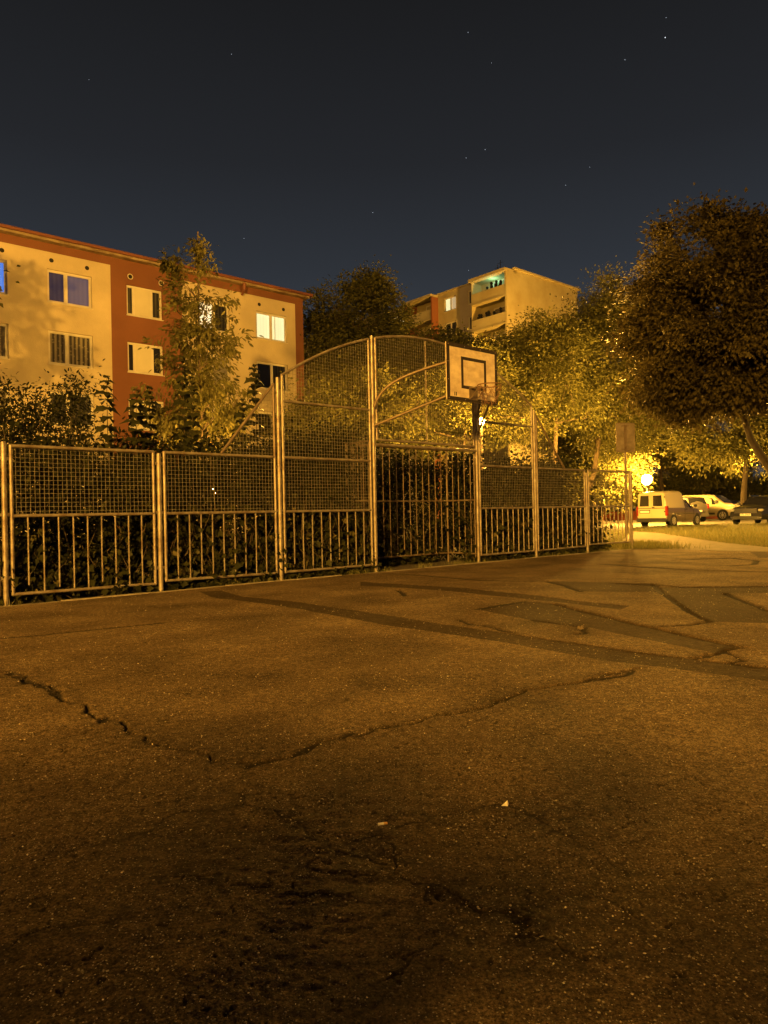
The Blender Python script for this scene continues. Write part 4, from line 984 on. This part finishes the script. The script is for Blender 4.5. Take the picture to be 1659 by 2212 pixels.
# upright shoots with stacked pairs of drooping leaves
def shoot(px, ytop, ybot, w, wid, label, seed, k=1.0):
    global RNG; RNG = np.random.default_rng(seed); rs = random.Random(seed)
    g = F(tx(px, w), w, 0); top = on_plane(px, ytop, P1+N*w, N); bot = on_plane(px, ybot, P1+N*w, N)
    root = empty('leafy_shoot', g, label, 'shoot', 'upright leafy shoots over the hedge')
    mb = MB(); top = Vector((g.x, g.y, top.z)); mb.path([g, g.lerp(top, .5)+U*rs.uniform(-.05, .05), top], [.013, .009, .003], 6); mb.build('stem', M['stem'], root)
    zs = []; z = top.z
    st = .07
    while z > bot.z: zs.append(z); z -= st; st = min(.135, st*1.13)
    P, A, Up, S = [], [], [], []
    for i, z in enumerate(zs):
        sz = wid*min(1, .45+.16*i)*rs.uniform(.85, 1.1); tw = rs.uniform(-.25, .25) if i % 2 else rs.uniform(-.25, .25)+.9
        for s in (0, math.pi):
            d = U*math.cos(tw+s)+N*math.sin(tw+s)
            for dd in (.0, 1.0):
                dv = Matrix.Rotation(dd, 3, 'Z') @ d
                P.append(g+ZV*z+dv*.015+U*.0); A.append(dv+ZV*rs.uniform(-.75, -.15)); Up.append(ZV-N*.5); S.append(1.45*sz*(1 if dd == 0 else .75))
    leaf_obj('foliage', np.array([tuple(p) for p in P]), np.array([tuple(a) for a in A]), np.array(S), 'maple', M['leaf_dark'], root, up=np.array([tuple(a) for a in Up])+RNG.normal(0, .12, (len(P), 3)))
shoot(236, 812, 965, 1.6, .14, 'tallest leaf spike, dark against the edge of the cream wall', 81)
shoot(300, 842, 960, 1.5, .17, 'broad leaved shoot in front of the ground floor window', 82)
shoot(328, 835, 965, 1.9, .13, 'narrow shoot just right of the broad leaved one', 83)
shoot(400, 770, 960, 2.1, .15, 'shoot standing in front of the slim tree trunk', 84)
shoot(421, 815, 965, 1.9, .14, 'shoot right of the slim tree trunk', 85)
shoot(556, 788, 960, 2.0, .15, 'shoot beside the dark window near the triangular mesh wing', 86)
shoot(528, 862, 965, 1.6, .14, 'short shoot left of the triangular mesh wing', 87)

# ================================================================ GRASS AND LITTER
def grass(name, label, region, n, hmin, hmax, seed):
    global RNG; RNG = np.random.default_rng(seed)
    P = region(n); k = len(P); hgt = hmin+(hmax-hmin)*RNG.random(k)**1.6
    ax = RNG.normal(0, .38, (k, 3)); ax[:, 2] = 1
    V, Fc, r = leaves(P, ax, hgt, 'blade', up=RNG.normal(0, 1, (k, 3)))
    tag(np_mesh(name, V, Fc, M['grass'], None, {'rnd': r}), label, None, kind='stuff')
pathpoly = [gA(1340, 1172), gA(1366, 1150), gA(1420, 1152), gA(1480, 1161), gA(1560, 1173), gA(1700, 1186), gA(1700, 1197), gA(1500, 1190), gA(1420, 1188)]
def reg_lawn(n):
    px = RNG.uniform(1180, 1800, n); py = 1131+RNG.random(n)**.8*58
    d = np.stack([(px-CX)/FP, -(py-CY)/FP, -np.ones(n)], -1) @ np.array(RM).T
    s = (-.05-H)/d[:, 2]; P = np.array([0, 0, H])+d*s[:, None]
    rel = P[:, :2]-np.array([P1.x, P1.y]); t = rel @ np.array([U.x, U.y]); w = rel @ np.array([N.x, N.y])
    rp = P[:, :2]-np.array([pc.x, pc.y]); b = rp @ np.array([N.x, N.y]); a = rp @ np.array([U.x, U.y])
    road = (b > .5-.03*(a+30)+.0) & (b < 30) & (a > -30)
    k = ((t > T_END+.35) | (w > 3.1)) & ~pip(P[:, 0], P[:, 1], pathpoly) & ~road & (vnoise(P[:, 0]*1.5, P[:, 1]*1.5, 4) > .12)
    P = P[k]; P[:, 2] = -.05; return P
grass('grass', 'ragged lawn grass between the court and the parked cars', reg_lawn, 60000, .05, .17, 91)
def reg_edge(n):
    t = RNG.uniform(TP[0]-1, T_END+.5, n); w = RNG.uniform(-.12, .25, n); k = vnoise(t*2.2, w*2, 6) > .48; t, w = t[k], w[k]
    return np.stack([P1.x+U.x*t+N.x*w, P1.y+U.y*t+N.y*w, np.zeros(len(t))], -1)
grass('grass', 'thin weeds and straw along the court edging', reg_edge, 5200, .02, .10, 92)
def reg_tuft(n):
    t = RNG.normal(T_END+.55, .35, n); w = RNG.normal(.15, .4, n)
    return np.stack([P1.x+U.x*t+N.x*w, P1.y+U.y*t+N.y*w, np.full(n, -.04)], -1)
grass('grass', 'taller grass tuft beside the last fence post', reg_tuft, 5000, .08, .26, 93)
# loose aggregate on the asphalt
RNG = np.random.default_rng(95)
n = 30000; yy = .95*np.exp(RNG.random(n)*math.log(9/.95)); xx = RNG.uniform(-.62, .62, n)*yy
keep = vnoise(xx*2.5, yy*2.5, 21)+.5*(xx > .25*yy)*(yy < 2.2)+.35*RNG.random(n) > .40; xx, yy = xx[keep], yy[keep]; n = len(xx)
zz = court_height(xx, yy); s = (.0011+.0028*RNG.random(n)**3.0)*(.8+.12*yy)
oc = np.array([[1, 0, 0], [0, 1, 0], [-1, 0, 0], [0, -1, 0], [0, 0, .8], [0, 0, -.8]]); of = np.array([[0, 1, 4], [1, 2, 4], [2, 3, 4], [3, 0, 4], [1, 0, 5], [2, 1, 5], [3, 2, 5], [0, 3, 5]])
an = RNG.random(n)*6.28; ca, sa_ = np.cos(an), np.sin(an); sc = RNG.uniform(.6, 1.4, (n, 6, 3))
T = oc[None]*sc; X_ = T[..., 0]*ca[:, None]-T[..., 1]*sa_[:, None]; Y_ = T[..., 0]*sa_[:, None]+T[..., 1]*ca[:, None]
V = np.stack([xx[:, None]+X_*s[:, None], yy[:, None]+Y_*s[:, None], zz[:, None]+.002+T[..., 2]*s[:, None]*.7], -1).reshape(-1, 3)
FF = (of[None]+(np.arange(n)*6)[:, None, None]).reshape(-1, 3)
M['grit'] = leafmat('pale_grit', (.06, .05, .035), (.46, .38, .26), (.75, .66, .50), trans=0.0, rough=.8)
tag(np_mesh('gravel', V, FF, M['grit'], None, {'rnd': np.repeat(RNG.random(n), 6)}), 'loose grit scattered over the asphalt', None, kind='stuff')
def zc(p): return float(court_height(np.array([p.x]), np.array([p.y]))[0])
p = on_ground(826, 1785); p.z = zc(p)+.008
butt = empty('cigarette_butt', p, 'pale cigarette end lying in the crack of the near asphalt', 'cigarette butt')
dv = Vector((.95, .28, 0)).normalized(); M['paper'] = mat('white_paper', (.78, .72, .60), .8, var=.15, scale=60); M['filter'] = mat('cork_filter', (.60, .33, .12), .8)
mb = MB(); mb.tube(p-dv*.013, p+dv*.004, .0042, 12); mb.build('paper_tube', M['paper'], butt, smooth=True)
mb = MB(); mb.tube(p+dv*.004, p+dv*.015, .0043, 12); mb.build('filter', M['filter'], butt, smooth=True)
p = on_ground(1092, 1744); p.z = zc(p)+.003
mb = MB(); mb.add([p+Vector(v) for v in ((-.013, 0, .001), (.006, -.006, .001), (.011, .004, .004), (.008, .010, .014), (-.002, .006, .006))], [(0, 1, 2, 3, 4)])
mb.add([p+Vector(v)+Vector((0, .0012, -.001)) for v in ((-.013, 0, .001), (.006, -.006, .001), (.011, .004, .004), (.008, .010, .014), (-.002, .006, .006))], [(4, 3, 2, 1, 0)])
o = mb.build('paper_scrap', M['paper']); o.data.transform(Matrix.Translation(-p)); o.location = p; tag(o, 'small folded scrap of pale paper on the dark asphalt', 'litter')
p = on_ground(1254, 1361); p.z = zc(p)+.006
mb = MB()
for v in ((-.03, -.01, .02), (.02, -.02, .03), (.03, .01, .0), (-.02, .02, .0)): mb.path([p, p+Vector(v)*.6+Vector((0, 0, .012)), p+Vector(v)], [.006, .008, .002], 5)
o = mb.build('twig', M['palebark']); tag(o, 'short dry twig on the patched asphalt band', 'twig')

# ================================================================ VEHICLES
def paint(name, col, metal=.0, rough=.28): 
    m = mat(name, col, rough, metal, coat=.6, spec=.5); return m
def interp(st, x):
    for a, b in zip(st[:-1], st[1:]):
        if a[0] <= x <= b[0]:
            k = (x-a[0])/max(1e-6, b[0]-a[0]); return [a[i]*(1-k)+b[i]*k for i in range(len(a))]
    return list(st[-1] if x > st[-1][0] else st[0])
def section(s):
    """station (x, zb, zbelt, ztop, wb, wr) -> half ring of points from sill to roof centre"""
    x, zb, zl, zt, wb, wr = s
    pts = [(wb-.07, zb), (wb-.01, zb+.13), (wb, (zb+zl)/2), (wb-.015, zl-.06), (wb-.05, zl), (wr+.01, zt-.10 if zt-zl > .15 else zl+(zt-zl)*.6), (wr-.08, zt-.025 if zt-zl > .15 else zl+(zt-zl)*.85), (wr*.5, zt), (0, zt+.01)]
    return pts
def car(name, label, loc, heading, st, pm, wheels, wr=.31, group='cars parked on the parking lane', side=(), wins=(), extra=None, belt_mat=None):
    root = empty(name, (0, 0, 0), label, 'car' if 'van' not in name else 'van', group)
    V = []; Fs = []; mats = []
    n = 0
    for s in st:
        h = section(s); ring = [Vector((s[0], y, z)) for y, z in h]+[Vector((s[0], -y, z)) for y, z in h[-2::-1]]
        V += ring; n = len(ring)
    for i in range(len(st)-1):
        for k in range(n-1):
            Fs.append((i*n+k, (i+1)*n+k, (i+1)*n+k+1, i*n+k+1)); mats.append(0)
        Fs.append((i*n+n-1, (i+1)*n+n-1, (i+1)*n, i*n)); mats.append(0)
    Fs.append(tuple(range(n))); Fs.append(tuple(range((len(st)-1)*n+n-1, (len(st)-1)*n-1, -1)))
    mb = MB(); mb.add(V, Fs); 
    if belt_mat:
        for fi, f in enumerate(mb.f):
            c = sum((Vector(mb.v[i]) for i in f), Vector())/len(f); bl = interp(st, c.x)[2]
            if c.z > bl-.02 and belt_mat[1] <= c.x <= belt_mat[2]: mb.mi[fi] = 1
    body = mb.build('body', [pm]+([belt_mat[0]] if belt_mat else []), root, smooth=True)
    def sp(x, v, off=.006, sgn=1):                   # point on the glasshouse side, v from 0 at the belt to 1 near the roof
        s = interp(st, x); h = section(s); (y0, z0), (y1, z1) = h[4], h[5]; return Vector((x, sgn*(y0+(y1-y0)*v+off), z0+(z1-z0)*v))
    for sgn in (1, -1):
        for w in side:                               # side windows: quad of (x, v)
            mb = MB(); a, b, c, d = [sp(x, v, .006, sgn) for x, v in w]; fs = (a, b, c, d) if sgn < 0 else (d, c, b, a); mb.quad(*fs); mb.build('side_window', M['carglass'], root)
    for w in wins:                                   # front and rear screens between two stations
        (xa, za, wa), (xb, zb_, wb_) = w; mb = MB(); mb.quad((xa, -wa, za), (xa, wa, za), (xb, wb_, zb_), (xb, -wb_, zb_))
        o = mb.build('windscreen' if xa > xb else 'rear_window', M['carglass'], root)
        if o.data.polygons[0].normal.z < 0: o.data.flip_normals()
        o.data.transform(Matrix.Translation(Vector(o.data.polygons[0].normal)*.035))
    for x in wheels:
        for sgn in (1, -1):
            yw = interp(st, x)[4]; 
            mb = MB(); mb.tube((x, sgn*(yw-.02), wr), (x, sgn*(yw+.004), wr), wr+.075, 20); mb.build('wheel_arch', M['plastic'], root)
            mb = MB(); mb.path([Vector((x+math.cos(a*math.pi/12)*(wr-.05), sgn*(yw-.06), wr+math.sin(a*math.pi/12)*(wr-.05))) for a in range(24)], .085, 8, closed=True); wh = mb.build('wheel', M['tyre'], root, smooth=True)
            mb = MB(); yo = sgn*(yw+.012)
            mb.path([Vector((x+math.cos(a*math.pi/12)*(wr-.10), yo, wr+math.sin(a*math.pi/12)*(wr-.10))) for a in range(24)], .016, 6, closed=True)
            for k in range(8):
                a = k*math.pi/4; mb.tube((x, yo, wr), (x+math.cos(a)*(wr-.10), yo, wr+math.sin(a)*(wr-.10)), .022, 6)
            mb.tube((x, yo-sgn*.02, wr), (x, yo+sgn*.012, wr), .05, 10); mb.build('rim', M['rim'], wh, smooth=True)
    def prt(nm, m, boxes, parent=None, bev=.012):
        mb = MB()
        for b in boxes: mb.cbox(*b)
        return mb.build(nm, m, parent or root, bevel=bev)
    if extra: extra(root, prt, sp, body)
    root.location = loc; root.rotation_euler = (0, 0, heading); return root
def text_on(s, size, parent, mt, origin, xdir, updir, name='lettering'):
    cu = bpy.data.curves.new(name, 'FONT'); cu.body = s; cu.size = size; cu.align_x = 'CENTER'; cu.align_y = 'CENTER'; cu.extrude = .002
    to = bpy.data.objects.new(name, cu); COL.objects.link(to); bpy.context.view_layer.update()
    me = bpy.data.meshes.new_from_object(to.evaluated_get(bpy.context.evaluated_depsgraph_get())); bpy.data.objects.remove(to)
    x = Vector(xdir).normalized(); u = Vector(updir).normalized(); z = x.cross(u)
    mtx = Matrix((x, u, z)).transposed().to_4x4(); mtx.translation = Vector(origin); me.transform(mtx)
    me.materials.clear(); o = bpy.data.objects.new(name, me); COL.objects.link(o); me.materials.append(mt); o.parent = parent; return o
M['p_white'] = paint('white_van_paint', (.55, .49, .32)); M['p_brown'] = paint('grey_brown_metallic', (.20, .155, .125), .3); M['p_black'] = paint('black_car_paint', (.022, .022, .024), 0, .15)
M['p_grey'] = paint('silver_grey_paint', (.13, .12, .105), .3); M['taillight'] = mat('red_tail_light', (.28, .02, .015), .2, coat=.8); M['headlight'] = mat('clear_headlight', (.6, .6, .58), .08, .4, coat=1.0); M['chrome'] = mat('chrome', (.6, .6, .58), .15, 1.0)
M['plate'] = mat('number_plate', (.75, .74, .68), .4); M['ink'] = mat('plate_ink', (.02, .02, .02), .5)
hU = math.atan2(U.y, U.x)
# ---- white pickup van with tall box, rear towards us
B_ = at_depth(1441, 1131, 36.6); B_.z = -.06
def van_extra(root, prt, sp, body):
    # two white rear doors, each with its window
    for s in (1, -1):
        y0, y1 = (.012, .74) if s > 0 else (-.74, -.012)
        d = prt('rear_door', M['p_white'], [(-.055, .0, y0, y1, .42, 1.72)], bev=.03)
        mb = MB(); a, b = (y0+.11, y1-.10); zt = 1.62
        mb.add([(-.062, a, 1.06), (-.062, b, 1.06), (-.062, b-(.05 if s > 0 else 0), zt), (-.062, a+(.05 if s < 0 else 0), zt)], [(3, 2, 1, 0)]); mb.build('rear_window', M['carglass'], d)
        prt('seam', M['plastic'], [(-.060, -.05, y0, y1, .94, .975)], d, .0)
        for z in (1.5, .75): prt('hinge', M['plastic'], [(-.075, -.05, (y1 if s > 0 else y0)-.03, (y1 if s > 0 else y0)+.03, z, z+.06)], d, .004)
        prt('tail_light', M['taillight'], [(-.03, .12, s*.80-.065, s*.80+.055, .56, 1.06)], bev=.015)
    prt('door_handle', M['plastic'], [(-.085, -.05, -.20, -.04, .985, 1.03)], bev=.01)
    prt('rear_bumper', M['plastic'], [(-.10, .10, -.83, .83, .24, .44)], bev=.04)
    pl = prt('number_plate', M['plate'], [(-.068, -.055, .10, .62, .72, .83)], bev=.004)
    prt('plate_recess', M['plastic'], [(-.062, -.05, .06, .66, .69, .87)], pl, .0)
    prt('trim_strip', M['chrome'], [(.6, 3.5, -.852, -.835, .63, .66), (.6, 3.5, .835, .852, .63, .66)], bev=.0)
    for s in (1, -1): prt('wing_mirror', M['plastic'], [(2.85, 3.0, s*.93-.07, s*.93+.07, .98, 1.13)], bev=.03); prt('door_handle', M['plastic'], [(2.05, 2.2, s*.84-.012, s*.84+.012, .86, .90)], bev=.0)
    prt('seam', M['plastic'], [(1.95, 1.965, -.838, .838, .32, .90), (2.95, 2.965, -.832, .832, .32, .86)], bev=.0)
st = [(0, .34, .96, 1.60, .80, .66), (.03, .30, .97, 1.78, .83, .70), (.35, .26, .97, 1.85, .835, .71), (1.65, .26, .96, 1.87, .835, .71), (1.85, .26, .95, 1.82, .835, .70), (2.05, .26, .95, 1.58, .835, .66), (2.35, .26, .95, 1.42, .835, .62), (2.6, .26, .94, 1.40, .83, .60), (3.1, .26, .92, .99, .825, .66), (3.6, .27, .86, .89, .81, .66), (3.95, .3, .72, .76, .77, .62), (4.1, .36, .58, .60, .68, .55)]
c_ = B_-Vector((math.cos(hU-math.pi/2), math.sin(hU-math.pi/2), 0))*.83
car('panel_van', 'old van with tall white box and rear doors, parked under the glaring lamp', c_, hU, st, M['p_brown'], (.72, 3.35), .29, side=(((2.12, .05), (2.95, .1), (2.55, .9), (2.2, .85)),), wins=(((3.08, 1.0, .60), (2.62, 1.38, .52)),), extra=van_extra, belt_mat=(M['p_white'], -.1, 2.0))
# ---- black station wagon facing us
Fc_ = at_depth(1611, 1131, 37.0); Fc_.z = -.04; d_ = Vector((math.cos(hU+math.pi), math.sin(hU+math.pi), 0))
def wagon_extra(root, prt, sp, body):
    g = prt('grille', M['plastic'], [(4.735, 4.755, -.56, .56, .60, .80)], bev=.01)
    prt('grille_bars', M['chrome'], [(4.752, 4.770, -.54+.054*k, -.526+.054*k, .62, .78) for k in range(21)]+[(4.748, 4.772, -.58, .58, .80, .825), (4.748, 4.772, -.58, .58, .585, .60)], g, 0)
    prt('badge', M['chrome'], [(4.72, 4.78, -.04, .04, .83, .90)], bev=.02)
    for s in (1, -1):
        prt('headlight', M['headlight'], [(4.50, 4.73, s*.72-.12, s*.72+.12, .68, .80)], bev=.03)
        prt('fog_light', M['chrome'], [(4.72, 4.76, s*.68-.10, s*.68+.10, .34, .39)], bev=.01); prt('wing_mirror', M['p_black'], [(3.05, 3.25, s*1.0-.10, s*1.0+.10, 1.0, 1.15)], bev=.04)
        prt('roof_rail', M['chrome'], [(.7, 2.6, s*.62-.02, s*.62+.02, 1.50, 1.53)], bev=.0)
    prt('bumper_lip', M['chrome'], [(4.74, 4.765, -.75, .75, .27, .29)], bev=.0); prt('air_intake', M['plastic'], [(4.735, 4.757, -.62, .62, .30, .42)], bev=.01)
    pl = prt('number_plate', M['plate'], [(4.762, 4.778, -.27, .27, .445, .565)], bev=.003)
    text_on('1TL 0469', .125, pl, M['ink'], (4.780, 0, .505), (0, 1, 0), (0, 0, 1))
st = [(0, .38, .80, .84, .74, .60), (.12, .30, .92, 1.05, .86, .68), (.55, .24, .96, 1.42, .91, .64), (1.2, .22, .96, 1.49, .92, .64), (2.3, .22, .95, 1.50, .92, .63), (2.75, .22, .94, 1.42, .92, .62), (3.45, .22, .93, .99, .92, .72), (4.1, .23, .88, .92, .90, .72), (4.55, .25, .78, .82, .86, .68), (4.74, .30, .62, .66, .80, .62)]
car('station_wagon', 'black station wagon with an upright chrome grille and plate 1TL 0469, nose towards the court', Fc_-d_*4.74+Vector((0, 0, 0)), hU+math.pi, st, M['p_black'], (.95, 3.78), .33, side=(((.75, .1), (1.5, .08), (1.5, .86), (.95, .86)), ((1.58, .08), (2.45, .08), (2.4, .86), (1.58, .86)), ((2.52, .08), (3.2, .12), (2.75, .84), (2.47, .86))), wins=(((3.42, 1.0, .70), (2.80, 1.41, .58)), ((.14, 1.05, .6), (.52, 1.40, .56))), extra=wagon_extra)
# ---- white delivery van, nose to the right
W_ = at_depth(1588, 1123, 50.5); W_.z = -.03; hN = math.atan2(-N.y, -N.x)
def dv_extra(root, prt, sp, body):
    for s in (1, -1):
        prt('headlight', M['headlight'], [(4.45, 4.82, s*.74-.14, s*.74+.12, .86, 1.02)], bev=.05); prt('wing_mirror', M['plastic'], [(3.45, 3.65, s*1.05-.10, s*1.05+.10, 1.15, 1.40)], bev=.04)
    prt('grille', M['plastic'], [(4.86, 4.90, -.6, .6, .70, .88)], bev=.02); prt('front_bumper', M['plastic'], [(4.55, 4.97, -.90, .90, .26, .58)], bev=.08)
    prt('sill_strip', M['plastic'], [(.9, 3.4, -.965, -.945, .38, .52), (.9, 3.4, .945, .965, .38, .52)], bev=.0)
st = [(0, .34, 1.03, 1.68, .90, .80), (.08, .28, 1.05, 1.79, .94, .82), (.6, .26, 1.05, 1.82, .95, .82), (2.6, .26, 1.05, 1.82, .95, .82), (3.2, .26, 1.05, 1.74, .95, .78), (3.95, .26, 1.03, 1.18, .95, .74), (4.5, .27, .96, 1.04, .92, .70), (4.85, .30, .74, .80, .82, .60)]
dN = Vector((math.cos(hN), math.sin(hN), 0))
car('delivery_van', 'white modern delivery van seen from its side, nose pointing right', W_-dN*4.4, hN, st, M['p_white'], (.9, 3.95), .33, group='cars parked in the rear bays', side=(((2.75, .12), (3.55, .12), (3.18, .86), (2.78, .88)), ((3.60, .14), (3.85, .16), (3.30, .80), (3.26, .86))), wins=(((3.95, 1.19, .72), (3.24, 1.73, .66)),), extra=dv_extra)
# ---- grey family car, tail towards us
Mv = at_depth(1509, 1119, 47); Mv.z = -.03; hG = math.atan2(N.y, N.x)-.5
def mpv_extra(root, prt, sp, body):
    for s in (1, -1): prt('tail_light', M['taillight'], [(-.03, .12, s*.74-.07, s*.74+.06, .82, 1.16)], bev=.02)
    prt('number_plate', M['plate'], [(-.05, -.02, -.26, .26, .62, .73)], bev=.004); prt('rear_bumper', M['p_grey'], [(-.08, .10, -.78, .78, .28, .52)], bev=.04)
st = [(0, .40, 1.02, 1.10, .76, .66), (.14, .32, 1.05, 1.35, .84, .68), (.28, .28, 1.05, 1.60, .86, .66), (1.2, .26, 1.04, 1.66, .87, .66), (2.4, .26, 1.02, 1.62, .87, .64), (3.3, .26, .98, 1.05, .87, .70), (4.0, .28, .80, .84, .82, .64), (4.25, .34, .6, .62, .72, .56)]
car('family_car', 'silver grey family car with its red tail lights towards the court', Mv, hG, st, M['p_grey'], (.75, 3.35), .3, group='cars parked in the rear bays', side=(((.5, .1), (1.2, .08), (1.2, .88), (.6, .88)), ((1.28, .08), (2.2, .08), (2.1, .88), (1.28, .88))), wins=(((.05, 1.10, .66), (.27, 1.55, .60)), ((3.25, 1.07, .64), (2.45, 1.60, .58))), extra=mpv_extra)
# ---- dark cars deeper in the bays
def low_extra(root, prt, sp, body):
    for s in (1, -1): prt('headlight', M['headlight'], [(4.2, 4.38, s*.66-.14, s*.66+.12, .62, .74)], bev=.03)
    prt('number_plate', M['plate'], [(4.40, 4.43, -.26, .26, .42, .52)], bev=.004)
st = [(0, .38, .78, .82, .72, .58), (.15, .3, .9, 1.0, .84, .66), (.7, .24, .92, 1.36, .87, .60), (1.3, .22, .92, 1.44, .88, .60), (2.2, .22, .92, 1.43, .88, .58), (3.0, .22, .90, .96, .88, .68), (3.9, .24, .78, .82, .84, .64), (4.35, .3, .6, .62, .74, .58)]
Dk = at_depth(1585, 1115, 60); Dk.z = -.03
car('hatchback', 'dark low car whose roof shows between the white delivery van and the black wagon', Dk-dN*2, hN-.3, st, M['p_black'], (.8, 3.4), .3, group='cars parked in the rear bays', side=(((.75, .1), (1.6, .08), (1.6, .86), (.95, .86)), ((1.68, .08), (2.7, .12), (2.2, .84), (1.68, .86))), wins=(((2.95, .97, .62), (2.25, 1.42, .54)),), extra=low_extra)
Dk = at_depth(1474, 1112, 66); Dk.z = -.03
car('hatchback', 'pale car roof showing behind the cab of the old white van', Dk-dN*2, hN, st, M['p_grey'], (.8, 3.4), .3, group='cars parked in the rear bays', side=(((.75, .1), (1.6, .08), (1.6, .86), (.95, .86)), ((1.68, .08), (2.7, .12), (2.2, .84), (1.68, .86))), wins=(((2.95, .97, .62), (2.25, 1.42, .54)),), extra=low_extra)

# ---- far things behind the parking place
a = at_depth(1290, 1100, 58); mb = MB(); M['orangewall'] = mat('orange_low_wall', (.22, .06, .03), .9, var=.2, scale=2)
mb.box(Vector((a.x, a.y, -.08)), Vector((9.5, -1.2, 0)), Vector((0, .25, 0)), ZV*.75); o = mb.build('low_wall', M['orangewall'], bevel=.02); tag(o, 'low orange wall seen through the last fence bars left of the van', 'wall')
sh = empty('far_house', at_depth(1560, 1100, 92)*1.0, 'long low reddish house lit by lamps far behind the parking trees', 'house'); a = at_depth(1490, 1100, 95); a.z = -.08
mb = MB(); mb.box(a, Vector((26, -6, 0)), Vector((1.5, 8, 0)), ZV*3.6); mb.build('wall', M['borange'], sh)
mb = MB(); mb.box(a+Vector((-.4, -.4, 3.6)), Vector((26.8, -6.2, 0)), Vector((1.6, 8.8, 0)), ZV*.3); mb.build('roof', M['redtrim'], sh)
for k in range(7):
    mb = MB(); c0 = a+Vector((26, -6, 0))*((k+.3)/7)+Vector((0, -.03, 1.2)); mb.box(c0, Vector((26, -6, 0))*.07, Vector((0, .02, 0)), ZV*1.3); mb.build('window', M['litdim'] if k in (1, 4) else M['dark'], sh)
lamp_at(1606, 985, 50.7, 7000, 'added far fill lamp hidden in the crown of the twin trunk parking tree', .12)  # unseen lamp put in to brighten the foliage behind the cars
lamp_at(1350, 943, 28, 8000, 'added fill lamp hidden behind the sign plate at the fence end', .15)  # extra lamp added to give the maples frontal light

# ================================================================ STARS
M['star'] = emis('star_light', (.75, .85, 1.0), .55/EV)
M['star2'] = emis('bright_star_light', (.85, .92, 1.0), 1.5/EV)
for x, y, s in ((1011, 70, 1), (500, 117, .8), (1439, 38, .9), (1437, 81, 1.7), (1350, 129, 1.1), (1048, 323, 1.1), (1007, 341, .9), (1222, 400, .9), (805, 459, 1), (527, 515, .8), (192, 172, .6), (1062, 136, .6), (1274, 361, .6), (1012, 584, .7)):
    p = at_depth(x, y, 2000); mb = MB(); mb.sphere((0, 0, 0), .95*s**.5, 8, 6)
    o = mb.build('star', M['star2'] if s > 1.4 else M['star']); o.location = p
    tag(o, 'brightest star, high in the upper right of the sky' if s > 1.4 else 'faint star in the clear night sky', 'star', 'stars in the night sky')

# ================================================================ SKY, CAMERA, RENDER
w = bpy.data.worlds.new('World'); scene.world = w; w.use_nodes = True; nt = w.node_tree; bg = nt.nodes['Background']
tc = nt.nodes.new('ShaderNodeTexCoord'); sep = nt.nodes.new('ShaderNodeSeparateXYZ'); nt.links.new(tc.outputs['Generated'], sep.inputs[0])
rp = nt.nodes.new('ShaderNodeValToRGB'); nt.links.new(sep.outputs['Z'], rp.inputs[0]); e = rp.color_ramp.elements
e[0].position = 0.0; e[0].color = (.082, .074, .064, 1); e[1].position = .62; e[1].color = (.0100, .0102, .0110, 1)
for p_, c in ((.20, (.042, .049, .061)), (.32, (.028, .0325, .0405)), (.44, (.0180, .0195, .0232))): x = e.new(p_); x.color = (*c, 1)
nt.links.new(rp.outputs[0], bg.inputs[0]); bg.inputs[1].default_value = 1.0/EV
cam = bpy.data.cameras.new('camera'); cam.sensor_fit = 'HORIZONTAL'; cam.sensor_width = 36; cam.lens = 36*FP/1659; cam.clip_end = 6000; cam.clip_start = .05
co = bpy.data.objects.new('camera', cam); COL.objects.link(co); m4 = RM.to_4x4(); m4.translation = Vector((0, 0, H)); co.matrix_world = m4; scene.camera = co
scene.view_settings.view_transform = 'Standard'; scene.view_settings.look = 'None'; scene.view_settings.gamma = 1; scene.view_settings.exposure = EXPO
c = scene.cycles; c.use_denoising = True; c.max_bounces = 5; c.diffuse_bounces = 3; c.glossy_bounces = 2; c.transmission_bounces = 4; c.transparent_max_bounces = 8; c.sample_clamp_indirect = 3.0; c.caustics_reflective = False; c.caustics_refractive = False
